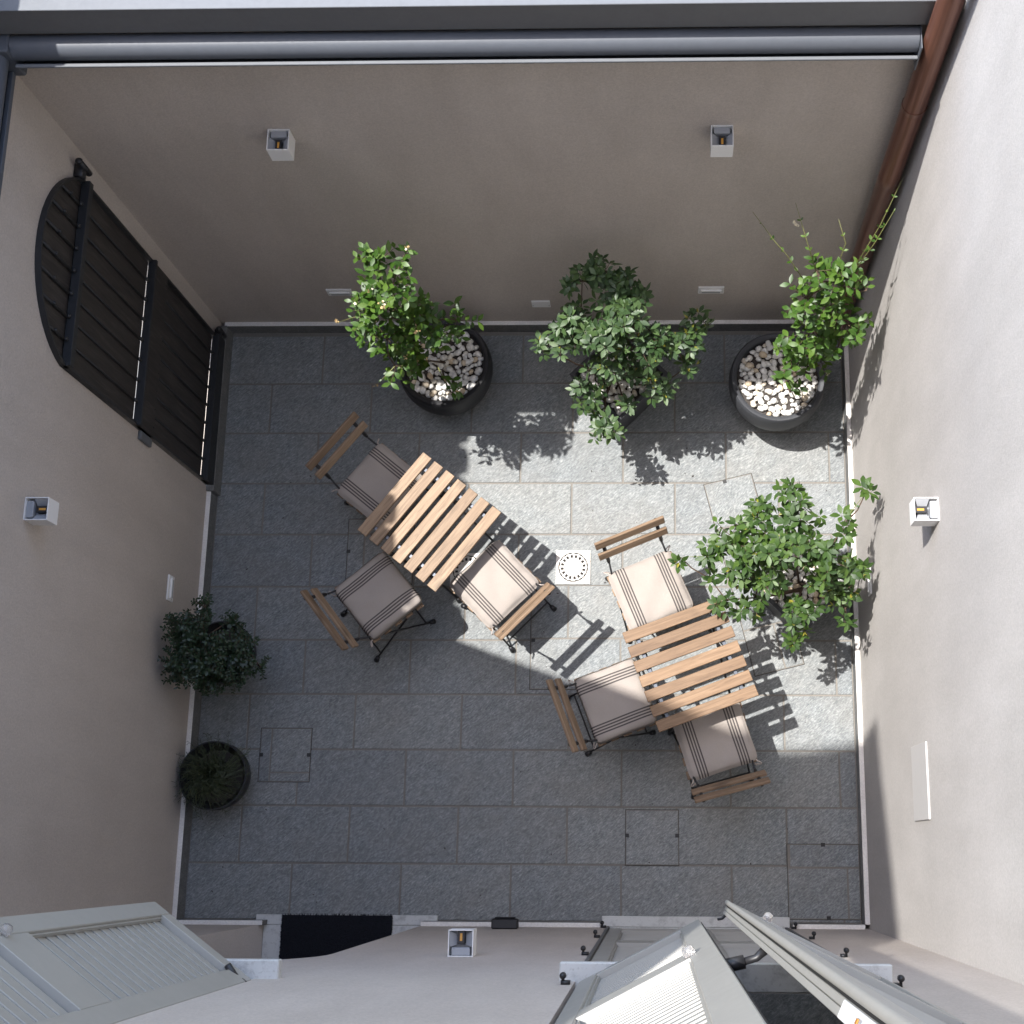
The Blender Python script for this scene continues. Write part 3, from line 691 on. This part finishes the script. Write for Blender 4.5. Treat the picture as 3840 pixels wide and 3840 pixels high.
def make_chair():
    t = thing('folding_chair', '', 'chair')
    # +y is the way the sitter faces; origin on the floor under the back
    for z, y in ((0.735, 0.004), (0.655, 0.046)):
        Tm = Matrix.Translation((0, y, z)) @ Matrix.Rotation(R(24), 4, 'X')
        put('back_slat', MB().box(-0.196, 0.196, -0.0085, 0.0085, -0.026, 0.026, 0.003).mesh('back_slat', M['wood2']), t, T=Tm)
    for s in (-1, 1):
        x = s * 0.152
        b = MB(); b.tube([(x, -0.010, 0.745), (x, 0.035, 0.655), (x, 0.070, 0.590)], [0.0105, 0.0105, 0.0105], 6)
        b.tube([(x, 0.070, 0.590), (x, 0.080, 0.572)], [0.0105, 0.0055], 8)
        b.tube([(x, 0.080, 0.572), (x * 1.08, 0.160, 0.442), (x * 1.22, 0.418, 0.012)], 0.0055, 8)
        b.tube([(x * 1.22, 0.412, 0.026), (x * 1.24, 0.432, 0.004)], [0.011, 0.016], 10)
        b.obj('back_upright', M['black'], t, True)
        b = MB(); b.tube([(x * 1.0, 0.440, 0.432), (x * 1.08, 0.055, 0.020)], 0.0055, 8); b.tube([(x * 1.08, 0.062, 0.030), (x * 1.10, 0.040, 0.004)], [0.011, 0.016], 10)
        b.obj('rear_leg', M['black'], t, True)
        MB().box(x - 0.007, x + 0.007, 0.128, 0.455, 0.428, 0.441, 0.0015).obj('seat_rail', M['black'], t)
    for k in range(5):
        y = 0.142 + k * 0.072
        MB().box(-0.190, 0.190, y - 0.022, y + 0.022, 0.442, 0.457, 0.002).obj('seat_slat', M['wood'], t)
    MB().tube([(-0.162, 0.088, 0.062), (0.162, 0.088, 0.062)], 0.005, 8).obj('stretcher', M['black'], t)
    MB().tube([(-0.182, 0.392, 0.058), (0.182, 0.392, 0.058)], 0.005, 8).obj('stretcher', M['black'], t)
    MB().tube([(-0.158, 0.132, 0.448), (0.158, 0.132, 0.448)], 0.006, 8).obj('cross_bar', M['black'], t)
    return t
def cushion_mesh(seed):
    rng = random.Random(seed); n = 26; hx, hy = 0.193, 0.182; b = MB(); top = []; bot = []
    ph = [rng.uniform(0, 6.28) for _ in range(8)]
    for j in range(n + 1):
        for i in range(n + 1):
            u, v = -1 + 2 * i / n, -1 + 2 * j / n
            pin_ = 1 - 0.035 * (1 - u * u) * (abs(v) ** 3) * 0 - 0.05 * (abs(v) ** 4) * (1 - abs(u) ** 2)
            pin2 = 1 - 0.05 * (abs(u) ** 4) * (1 - abs(v) ** 2)
            x, y = hx * u * pin2, hy * v * pin_
            x -= 0.018 * u * abs(u * v) ** 6; y -= 0.018 * v * abs(u * v) ** 6
            e = max(0.0, (1 - abs(u) ** 5) * (1 - abs(v) ** 5)) ** 0.42
            edge = max(abs(u), abs(v))
            wr = 0.006 * math.sin(13 * u + ph[0]) * (abs(v) ** 5) + 0.006 * math.sin(15 * v + ph[1]) * (abs(u) ** 5) + 0.0045 * math.sin(3.1 * u + 2.2 * v + ph[2]) + 0.0035 * math.sin(6 * u - 5 * v + ph[3])
            top.append((x, y, 0.026 + (0.043 + wr) * e)); bot.append((x, y, 0.026 - 0.024 * e))
    m_ = n + 1
    ft = [(j * m_ + i, j * m_ + i + 1, (j + 1) * m_ + i + 1, (j + 1) * m_ + i) for j in range(n) for i in range(n)]
    b.add(top, ft); o = len(b.v); b.add(bot, [q[::-1] for q in ft])
    ring = [i for i in range(m_)] + [j * m_ + n for j in range(1, m_)] + [n * m_ + i for i in range(n - 1, -1, -1)] + [j * m_ for j in range(n - 1, 0, -1)]
    for a, c in zip(ring, ring[1:] + ring[:1]): b.f.append((a, a + o, c + o, c))
    return b.mesh('cushion', M['fabric'], True)
chairs = [  # back line centre, facing, label for chair, label for cushion
    ((-1.735, 2.135), (0.778, -0.628), 'shaded folding chair nearest the gate, tucked under the table', 'shaded striped cushion on the chair nearest the gate'),
    ((-1.722, 1.158), (0.789, 0.615), 'folding chair below the first table, facing the jasmine pot', 'striped cushion with one sunlit corner, near the shaded table'),
    ((-0.662, 1.198), (-0.712, 0.702), 'folding chair beside the drain with its seat slats peeking out', 'sunlit striped cushion beside the drain, half shaded by the table'),
    ((-0.132, 1.628), (0.385, -0.923), 'folding chair in full sun between the drain and the second table', 'fully sunlit cream striped cushion right of the drain'),
    ((-0.475, 0.668), (0.932, 0.362), 'folding chair across the shade line, left side of the sunny table', 'striped cushion crossed by the diagonal shade line'),
    ((0.388, 0.298), (-0.262, 0.965), 'folding chair with its back slats towards the house shutters', 'striped cushion at the house end of the sunny table'),
]
proto = make_chair()
for i, (p, d, lab, lab2) in enumerate(chairs):
    c = proto if i == 0 else dup(proto)
    rz = math.atan2(-d[0], d[1]); c.location = (p[0], p[1], 0); c.rotation_euler = (0, 0, rz)
    c['label'] = lab; c['group'] = 'folding chairs around the tables'
    L = math.hypot(*d); cx, cy = p[0] + d[0] / L * 0.288, p[1] + d[1] / L * 0.288
    q = thing('seat_cushion', lab2, 'cushion', (cx, cy, 0.457), rz + R((0, 2, -1.5, 0, 0, 3)[i]), 'striped seat cushions on the chairs')
    put('cushion', cushion_mesh(i + 1), q)
    for s in (-1, 1):
        rr = random.Random(i * 2 + s); b = MB()
        x, y = s * 0.165, -0.166; pts = [(x, y + 0.012, 0.02)]
        for k in range(9):
            a = k * 0.75 + rr.uniform(-.3, .3); pts.append((x + s * (0.012 + 0.018 * math.sin(a)), y - 0.010 - 0.020 * abs(math.sin(a * 0.7)), 0.022 - 0.007 * k))
        b.tube(pts, 0.0032, 5); b.obj('tie', M['tie'], q, True)

# ------------------------------------------------------------------ planters with pebbles
def blob_mesh(seed):
    rng = random.Random(seed); v = []; f = []; n, m_ = 8, 4
    sx, sy, sz = rng.uniform(0.8, 1.1), rng.uniform(0.65, 0.9), rng.uniform(0.45, 0.65)
    ph = rng.uniform(0, 6)
    v.append((0, 0, sz))
    for j in range(1, m_):
        a = math.pi * j / m_
        for k in range(n):
            b_ = 2 * math.pi * k / n; q = 1 + 0.10 * math.sin(2 * b_ + ph) + 0.06 * math.sin(3 * b_ + 2 * ph)
            v.append((sx * q * math.sin(a) * math.cos(b_), sy * q * math.sin(a) * math.sin(b_), sz * math.cos(a)))
    v.append((0, 0, -sz))
    for k in range(n):
        f.append((0, 1 + k, 1 + (k + 1) % n)); o = 1 + (m_ - 2) * n; f.append((len(v) - 1, o + (k + 1) % n, o + k))
        for j in range(m_ - 2): a = 1 + j * n; f.append((a + k, a + n + k, a + n + (k + 1) % n, a + (k + 1) % n))
    b = MB(); b.add(v, f); return b.mesh('pebble', M['pebble'], True)
PEB = [blob_mesh(20 + i) for i in range(6)]
def pebbles(parent, inside, r, z, n, size, seed):
    rng = random.Random(seed); pts = []; tries = 0
    while len(pts) < n and tries < 9000:
        tries += 1; x, y = rng.uniform(-r, r), rng.uniform(-r, r)
        if not inside(x, y): continue
        k = size * rng.uniform(0.72, 1.3); lay = 0
        near = [q for q in pts if (q[0] - x) ** 2 + (q[1] - y) ** 2 < (0.80 * (q[2] + k)) ** 2]
        if any(q[3] == 0 for q in near):
            if tries < 5000 or any((q[0] - x) ** 2 + (q[1] - y) ** 2 < (0.85 * (q[2] + k)) ** 2 for q in pts if q[3] == 1): continue
            lay = 1
        pts.append((x, y, k, lay))
        T = Matrix.Translation((x, y, z + k * 0.3 + lay * size * 0.55)) @ Matrix.Rotation(rng.uniform(0, 6.28), 4, 'Z') @ Matrix.Rotation(rng.uniform(-.35, .35), 4, 'X') @ Matrix.Scale(k, 4)
        put('pebble', PEB[rng.randrange(6)], parent, T=T)
def round_pot(label, x, y, r, h, m, seed, n, size, soil_d=0.035, thin=False):
    t = thing('round_planter' if n else 'round_pot', label, 'planter', (x, y, 0))
    pr = [(0, 0.004), (r * 0.60, 0.004), (r * 0.68, 0.02)]
    for i in range(1, 13):
        a = i / 12; pr.append((r * (0.68 + 0.355 * math.sin(a * 1.9) / math.sin(1.57)), 0.02 + (h - 0.05) * a))
    rt = pr[-1][0]
    if thin: pr += [(rt + 0.004, h - 0.02), (rt + 0.004, h), (rt - 0.003, h), (rt - 0.041, h - 0.10)]
    else: pr += [(rt - 0.002, h - 0.012), (rt - 0.010, h), (rt - 0.030, h - 0.001), (rt - 0.037, h - 0.010), (rt - 0.042, h - 0.09)]
    smooth_by(MB().lathe(pr, 64).obj('pot', m, t), 50)
    ri = rt - 0.041
    MB().lathe([(0, h - soil_d - 0.012), (ri, h - soil_d - 0.012)], 40).obj('soil', M['soil'], t)
    if n: pebbles(t, lambda a, b: a * a + b * b < (ri - 0.012) ** 2, ri, h - soil_d - 0.010, n, size, seed)
    return t
def square_pot(label, x, y, rz, half, halfb, h, m, seed, n, size):
    t = thing('square_planter', label, 'planter', (x, y, 0), rz)
    b = MB(); e = 0.022
    def ring(s, z): return [(-s, -s, z), (s, -s, z), (s, s, z), (-s, s, z)]
    lv = [ring(halfb, 0.003), ring(half, h), ring(half - e, h), ring(half - e - 0.006, h - 0.12)]
    v = [p for L in lv for p in L]; f = [(0, 1, 2, 3)]
    for i in range(3):
        for k in range(4): f.append((i * 4 + k, i * 4 + (k + 1) % 4, i * 4 + 4 + (k + 1) % 4, i * 4 + 4 + k))
    b.add(v, f); b.obj('pot', m, t)
    hi = half - e - 0.004
    MB().box(-hi, hi, -hi, hi, h - 0.09, h - 0.048).obj('soil', M['soil'], t)
    pebbles(t, lambda a, c: abs(a) < hi - 0.014 and abs(c) < hi - 0.014, hi, h - 0.046, n, size, seed)
    return t
round_pot('round dark pot of white pebbles in shade, holding the yellow-flowered jasmine', -1.205, 2.705, 0.262, 0.40, M['pot_dark'], 31, 170, 0.0205)
square_pot('dark square planter of pebbles turned cornerwise by the shaded wall', -0.200, 2.630, R(45), 0.200, 0.160, 0.40, M['pot'], 32, 110, 0.0225)
round_pot('round anthracite pot of sunlit white pebbles near the downpipe', 0.700, 2.610, 0.266, 0.40, M['pot'], 33, 185, 0.0200)
square_pot('dark square planter of pebbles turned cornerwise by the sunlit wall', 0.798, 1.425, R(45), 0.200, 0.158, 0.40, M['pot'], 34, 110, 0.0235)
round_pot('round black pot under the dark bush by the gate wall', -2.400, 1.060, 0.165, 0.27, M['pot_dark'], 35, 0, 0, 0.05, True)
round_pot('low black bowl of fern near the gate wall, below the dark bush', -2.400, 0.388, 0.178, 0.25, M['pot_dark'], 36, 0, 0, 0.09, True)

# ------------------------------------------------------------------ plants
def leaf_mesh(l, w, m, name='leaf', fold=0.22, curl=0.18):
    rows = [(0.0, 0.06), (0.16, 0.50), (0.38, 0.96), (0.56, 1.0), (0.80, 0.58), (1.0, 0.0)]
    v = []; f = []
    for t, s in rows:
        y = l * t; z = -curl * l * t * t; hw_ = w / 2 * s
        v += [(-hw_, y, z + fold * hw_), (0, y, z), (hw_, y, z + fold * hw_)]
    for i in range(len(rows) - 1):
        a = i * 3; f += [(a, a + 1, a + 4, a + 3), (a + 1, a + 2, a + 5, a + 4)]
    b = MB(); b.add(v, f); return b.mesh(name, m, True)
def aim(pos, d, up, size, roll=0.0):
    y = d.normalized(); x = y.cross(up)
    if x.length < 1e-4: x = y.orthogonal()
    x.normalize(); z = x.cross(y)
    Mx = Matrix(((x.x, y.x, z.x, pos[0]), (x.y, y.y, z.y, pos[1]), (x.z, y.z, z.z, pos[2]), (0, 0, 0, 1)))
    return Mx @ Matrix.Rotation(roll, 4, 'Y') @ Matrix.Scale(size, 4)
def join_leaves(name, meshes, items, m, parent):
    vs, fs = [], []
    data = [([v.co.copy() for v in me.vertices], [tuple(p.vertices) for p in me.polygons]) for me in meshes]
    for T, k in items:
        V, F = data[k]; o = len(vs)
        vs += [tuple(T @ p) for p in V]; fs += [tuple(i + o for i in q) for q in F]
    me = bpy.data.meshes.new(name); me.from_pydata(vs, [], fs)
    me.polygons.foreach_set('use_smooth', [True] * len(me.polygons)); me.materials.append(m); me.update(); me['fx'] = 1
    o = put(name, me, parent); o['kind'] = 'stuff'; return o
def rnd_dir(rng, up=0.0):
    while True:
        v = Vector((rng.uniform(-1, 1), rng.uniform(-1, 1), rng.uniform(-1, 1)))
        if 0.1 < v.length < 1: v.normalize(); v.z += up; return v.normalized()
XMAX = XR - 0.02
def plant(name, label, cat, base, blobs, kind, lm, dens, seed, nlimit=290, shoots=()):
    rng = random.Random(seed); t = thing(name, label, cat, (base[0], base[1], base[2])); B0 = Vector(base)
    meshes = [leaf_mesh(1.0, w, lm, 'leaf', f_, c_) for w, f_, c_ in ((0.46, 0.12, 0.10), (0.51, 0.08, 0.20), (0.42, 0.16, 0.02), (0.48, 0.06, 0.28))]
    for me in meshes: me['fx'] = 1
    ym = leaf_mesh(1.0, 0.30, M['leaf_y'], 'young_leaf', 0.5, -0.1); ym['fx'] = 1
    stems = MB(); green = MB(); leaves = []; young = []; flowers = []
    order = sorted(blobs, key=lambda q: q[2])
    nodes = [Vector((0, 0, 0.0))]
    Cs = [Vector(q[:3]) - B0 for q in order]
    roots = [Vector((rng.uniform(-.03, .03), rng.uniform(-.03, .03), 0)) for _ in range(4)]
    attach = []
    for i, c in enumerate(Cs):
        # join to the nearest lower centre, or to the root
        best = None
        for j in range(i):
            d = (Cs[j] - c).length
            if c.z - Cs[j].z > 0.04 and (best is None or d < best[0]): best = (d, j)
        if best and best[0] < 0.42 * max(0.5, c.length): a = Cs[best[1]]
        else: a = roots[i % 4]
        mid = (a + c) * 0.5 + Vector((rng.uniform(-.03, .03), rng.uniform(-.03, .03), -0.02))
        stems.tube([a, mid, c], [0.0065, 0.005, 0.0035] if a.z < 0.1 else [0.0042, 0.0036, 0.0028], 5)
        if a.z > 0.1 and rng.random() < 0.3: pass
    for (bx, by, bz, br), c in zip(order, Cs):
        if kind == 'rosette':
            n = max(2, int(dens * br * br))
            for _ in range(n):
                d = rnd_dir(rng, 0.45); p = c + Vector((d.x * br, d.y * br, d.z * br * 0.72)) * rng.uniform(0.45, 1.28)
                if (p + B0).x > XMAX - 0.03: continue
                stems.tube([c + (p - c) * 0.05, (c + p) * 0.5 + Vector((0, 0, -0.012)), p], [0.0022, 0.0018, 0.0015], 4, None, False)
                ax = (d * 0.75 + Vector((0, 0, 0.75)) + rnd_dir(rng) * 0.35).normalized()
                u = ax.orthogonal().normalized(); w = ax.cross(u); m_ = rng.randint(5, 7); ph = rng.uniform(0, 6)
                sz = rng.uniform(0.044, 0.062)
                for k in range(m_):
                    a = ph + 2.4 * k; el = rng.uniform(-0.05, 0.38) + 0.05 * k
                    dd = (u * math.cos(a) + w * math.sin(a)) * math.cos(el) + ax * math.sin(el)
                    leaves.append((aim(p - ax * 0.002 * k + dd * 0.009, dd, ax, sz * rng.uniform(0.75, 1.12), rng.uniform(-.3, .3)), rng.randrange(4)))
                if rng.random() < 0.30:
                    for k in range(rng.randint(1, 3)):
                        a = rng.uniform(0, 6.28); dd = (u * math.cos(a) + w * math.sin(a)) * 0.6 + ax * 0.8
                        young.append((aim(p, dd, ax, sz * rng.uniform(0.42, 0.68)), 0))
        else:                                        # opposite leaves along short twigs
            n = max(2, int(dens * br * br))
            for _ in range(n):
                d = rnd_dir(rng, 0.25); p0 = c + Vector((d.x, d.y, d.z * 0.8)) * br * rng.uniform(0.15, 0.5)
                dr = (d + Vector((0, -0.1, 0.35)) + rnd_dir(rng) * 0.5).normalized(); ln = br * rng.uniform(0.5, 0.85) + 0.025
                p1 = p0 + dr * ln
                if (p1 + B0).x > XMAX - 0.03: continue
                stems.tube([c, p0, p1], [0.0022, 0.0018, 0.0012], 4, None, False)
                nn = max(2, int(ln / (0.030 if kind == 'pairs' else 0.011)))
                for k in range(nn + 1):
                    q = p0 + dr * ln * (k + 0.4) / (nn + 0.4); side = dr.cross(Vector((0, 0, 1)))
                    if side.length < 0.1: side = dr.orthogonal()
                    side.normalize()
                    if k % 2: side = (dr.cross(side) * 0.7 + side * 0.5).normalized()
                    sz = rng.uniform(0.040, 0.060) if kind == 'pairs' else rng.uniform(0.016, 0.026)
                    for s in (-1, 1):
                        dd = (side * s + dr * rng.uniform(0.35, 0.8) + Vector((0, 0, rng.uniform(-.25, .25)))).normalized()
                        leaves.append((aim(q, dd, (dr * 0.3 + Vector((0, -0.15, 1))).normalized(), sz, rng.uniform(-.4, .4)), rng.randrange(4)))
                if kind == 'pairs' and rng.random() < 0.11: flowers.append(p1)
    for pts in shoots:
        P = [Vector(q) - B0 for q in pts]; green.tube(P, [0.0032] + [0.002] * (len(P) - 2) + [0.001], 5)
        L = sum((P[i + 1] - P[i]).length for i in range(len(P) - 1)); k = 0.05
        while k < L:
            s_ = k; i = 0
            while s_ > (P[i + 1] - P[i]).length: s_ -= (P[i + 1] - P[i]).length; i += 1
            dr = (P[i + 1] - P[i]).normalized(); q = P[i] + dr * s_; fr = k / L
            side = dr.orthogonal().normalized(); side.rotate(Matrix.Rotation(rng.uniform(0, 6.28), 3, dr))
            for s in (-1, 1):
                if fr > 0.8 and rng.random() < 0.6: continue
                leaves.append((aim(q, side * s + dr * 0.8, Vector((0, 0, 1)), 0.036 * (1.1 - 0.75 * fr), 0), rng.randrange(4)))
            k += 0.055 + 0.05 * fr
    stems.obj('stem', M['stem'], t, True)
    if green.v: green.obj('shoot', M['stem_g'], t, True)
    leaves.sort(key=lambda q: -(q[0].translation.z + 0.25 * rng.random()))
    if kind == 'sprig':
        join_leaves('foliage', meshes, leaves, lm, t)
    else:
        for T, k in leaves[:nlimit]: put('leaf', meshes[k], t, T=T)
        if len(leaves) > nlimit: join_leaves('foliage', meshes, leaves[nlimit:], lm, t)
    for T, k in young[:120]: put('young_leaf', ym, t, T=T)
    return t, flowers
BL1=[(-1.307,2.720,1.75,0.097),(-1.195,2.755,1.72,0.042),(-1.258,2.614,1.65,0.089),(-1.408,2.650,1.55,0.067),(-1.336,2.554,1.50,0.121),(-1.225,2.595,1.40,0.103),(-1.471,2.578,1.36,0.049),(-1.170,2.593,1.25,0.121),(-1.011,2.661,1.15,0.066),(-1.366,2.533,1.20,0.106),(-1.360,2.463,1.00,0.073),(-1.257,2.588,0.98,0.110),(-1.271,2.536,0.80,0.081),(-1.133,2.472,0.55,0.045)]
BL2=[(-0.254,2.861,1.30,0.090),(-0.369,2.826,1.25,0.070),(-0.120,2.748,1.28,0.090),(-0.202,2.736,1.22,0.091),(-0.142,2.637,1.20,0.091),(-0.396,2.641,1.12,0.108),(-0.490,2.599,1.02,0.088),(-0.587,2.591,0.95,0.042),(-0.286,2.552,1.10,0.108),(-0.081,2.552,1.06,0.116),(-0.237,2.488,0.92,0.100),(0.029,2.605,1.00,0.068),(0.243,2.722,1.00,0.052),(0.197,2.605,0.92,0.069),(0.163,2.516,0.80,0.054),(0.104,2.594,0.95,0.058),(-0.360,2.407,0.66,0.088),(0.021,2.454,0.72,0.071),(-0.269,2.262,0.60,0.077),(-0.070,2.494,0.82,0.075),(-0.164,2.368,0.62,0.050)]
BL3=[(0.760,2.648,1.75,0.060),(0.845,2.616,1.70,0.093),(0.725,2.578,1.60,0.085),(0.903,2.599,1.78,0.055),(0.838,2.570,1.50,0.109),(0.782,2.535,1.30,0.100),(0.945,2.520,1.42,0.073),(0.992,2.550,1.75,0.037),(0.986,2.427,1.50,0.043),(0.923,2.461,1.25,0.050),(0.735,2.550,0.98,0.084),(0.825,2.537,0.92,0.074),(0.698,2.506,0.78,0.059),(0.876,2.515,1.22,0.091),(0.747,2.465,0.55,0.039),(0.877,2.520,0.82,0.064)]
BL4=[(0.686,1.765,1.00,0.068),(0.730,1.639,1.06,0.103),(0.550,1.654,1.00,0.083),(0.390,1.556,0.95,0.095),(0.516,1.478,1.05,0.109),(0.668,1.440,1.10,0.118),(0.856,1.422,1.06,0.103),(0.965,1.390,0.98,0.073),(1.027,1.413,1.00,0.031),(1.035,1.712,1.20,0.040),(0.932,1.576,1.12,0.051),(0.298,1.484,0.90,0.069),(0.136,1.465,0.86,0.032),(0.441,1.364,0.95,0.095),(0.578,1.325,0.90,0.095),(0.749,1.186,0.76,0.086),(0.730,1.105,0.66,0.055),(0.975,1.207,0.80,0.070),(0.959,1.276,0.84,0.059),(0.369,1.263,0.76,0.054),(0.287,1.366,0.80,0.032),(0.506,1.248,0.75,0.065),(0.850,1.333,0.86,0.069)]
BL5=[(-2.461,1.105,0.72,0.076),(-2.323,1.213,0.82,0.043),(-2.353,1.152,0.74,0.054),(-2.367,1.066,0.70,0.093),(-2.489,0.944,0.68,0.066),(-2.371,0.947,0.66,0.110),(-2.265,0.989,0.56,0.111),(-2.232,1.172,0.62,0.044),(-2.182,1.051,0.52,0.050),(-2.115,0.952,0.46,0.034),(-2.233,0.923,0.46,0.073),(-2.361,0.883,0.50,0.073),(-2.498,0.893,0.60,0.055)]
def flower_mesh(m):
    b = MB()
    for k in range(5):
        a = R(72 * k); c, s = math.cos(a), math.sin(a)
        b.add([(0, 0, 0), (0.006 * c - 0.004 * s, 0.006 * s + 0.004 * c, 0.002), (0.012 * c, 0.012 * s, 0.001), (0.006 * c + 0.004 * s, 0.006 * s - 0.004 * c, 0.002)], [(0, 1, 2, 3)])
    me = b.mesh('flower', m); me['fx'] = 1; return me
FL = [flower_mesh(M['petal']), flower_mesh(M['petal_old'])]
def add_flowers(t, spots, seed, old):
    rng = random.Random(seed)
    for p in spots:
        for _ in range(rng.randint(3, 6)):
            put('flower', FL[1 if rng.random() < old else 0], t, T=aim(p + Vector((rng.uniform(-.014, .014), rng.uniform(-.014, .014), rng.uniform(0.0, .014))), rnd_dir(rng), rnd_dir(rng, 1.0), rng.uniform(0.5, 0.85)))
t, fl = plant('jasmine_plant', 'bright green jasmine with faded yellow flowers, leaning on the shaded wall', 'jasmine', (-1.22, 2.69, 0.36), BL1, 'pairs', M['leaf_j'], 1150, 101,
              shoots=[[(-1.2, 2.60, 0.6), (-1.15, 2.50, 0.55), (-1.09, 2.44, 0.50)], [(-1.40, 2.578, 1.38), (-1.50, 2.585, 1.37), (-1.60, 2.58, 1.31)], [(-1.36, 2.46, 1.0), (-1.42, 2.42, 0.95), (-1.48, 2.40, 0.88)]])
add_flowers(t, fl[:13] + [Vector((-1.60, 2.58, 1.31)) - Vector((-1.22, 2.69, 0.36)), Vector((-1.48, 2.40, 0.88)) - Vector((-1.22, 2.69, 0.36))], 5, 0.72)
plant('leafy_shrub', 'grey green shrub of leaf rosettes with its top in shade', 'shrub', (-0.21, 2.63, 0.36), BL2, 'rosette', M['leaf_p'], 2400, 102)
t, fl = plant('jasmine_plant', 'bright green jasmine climbing up the brown downpipe with bare long shoots', 'jasmine', (0.73, 2.60, 0.36), BL3, 'pairs', M['leaf_j'], 1150, 103,
              shoots=[[(0.90, 2.60, 1.75), (1.02, 2.75, 2.02), (1.085, 2.86, 2.24)], [(0.90, 2.60, 1.72), (1.00, 2.68, 2.0), (1.055, 2.74, 2.19)], [(0.76, 2.65, 1.75), (0.70, 2.76, 1.88), (0.645, 2.88, 1.99)],
                      [(0.74, 2.62, 1.62), (0.62, 2.72, 1.78), (0.56, 2.76, 1.84), (0.457, 2.88, 1.90)], [(0.84, 2.62, 1.7), (0.88, 2.72, 1.9), (0.84, 2.80, 1.98)]])
add_flowers(t, fl[:4] + [Vector((0.66, 2.80, 1.90)) - Vector((0.73, 2.60, 0.36)), Vector((0.655, 2.815, 1.91)) - Vector((0.73, 2.60, 0.36))], 6, 0.1)
plant('leafy_shrub', 'green leafy shrub in full sun leaning over the table and wall', 'shrub', (0.80, 1.42, 0.36), BL4, 'rosette', M['leaf_g'], 2000, 104,
      shoots=[[(0.40, 1.50, 0.90), (0.27, 1.47, 0.88), (0.14, 1.465, 0.87)], [(0.93, 1.58, 1.1), (0.99, 1.66, 1.16), (1.035, 1.71, 1.20)]])
plant('small_leaved_bush', 'dark small leaved bush in shade below the step light', 'bush', (-2.40, 1.06, 0.24), BL5, 'sprig', M['leaf_d'], 6500, 105)
# trailing fern in the low bowl
rng = random.Random(9); t = thing('trailing_fern', 'thin needled fern spilling over the low black bowl', 'fern', (-2.40, 0.388, 0.19))
b = MB(); items = []; nm = leaf_mesh(1.0, 0.10, M['needle'], 'needle'); nm['fx'] = 1
for k in range(190):
    a = rng.uniform(0, 6.28); r1 = rng.uniform(0.06, 0.245); h = rng.uniform(0.06, 0.17)
    P = [Vector((0.07 * math.cos(a + rng.uniform(-1, 1)) * rng.random(), 0.07 * math.sin(a) * rng.random(), 0.0))]
    P.append(Vector((math.cos(a) * r1 * 0.5, math.sin(a) * r1 * 0.5, h))); P.append(Vector((math.cos(a + .25) * r1, math.sin(a + .25) * r1, h * rng.uniform(0.45, 0.9))))
    if P[2].x < -0.198: continue
    b.tube(P, [0.0016, 0.0013, 0.0008], 4, None, False)
    for i in range(2):
        for j in range(11):
            q = P[i].lerp(P[i + 1], (j + rng.random()) / 11); dr = (P[i + 1] - P[i]).normalized()
            items.append((aim(q, dr * 0.7 + rnd_dir(rng, 0.2) * 0.9, Vector((0, 0, 1)), rng.uniform(0.014, 0.030)), 0))
b.obj('stem', M['needle'], t); join_leaves('foliage', [nm], items, M['needle'], t)
# dry scraps lying on the paving
lm = leaf_mesh(1.0, 0.45, M['soil'], 'scrap'); lm['fx'] = 1; rng = random.Random(77); items = []
for k in range(80):
    x, y = rng.uniform(-2.45, 1.05), rng.uniform(-0.3, 2.3)
    items.append((aim(Vector((x, y, 0.006)), Vector((rng.uniform(-1, 1), rng.uniform(-1, 1), 0.05)), Vector((0, 0, 1)), rng.uniform(0.006, 0.017)), 0))
o = join_leaves('leaf_litter', [lm], items, M['soil'], None); tag(o, 'tiny dry leaf scraps scattered over the paving slabs', 'leaf litter')
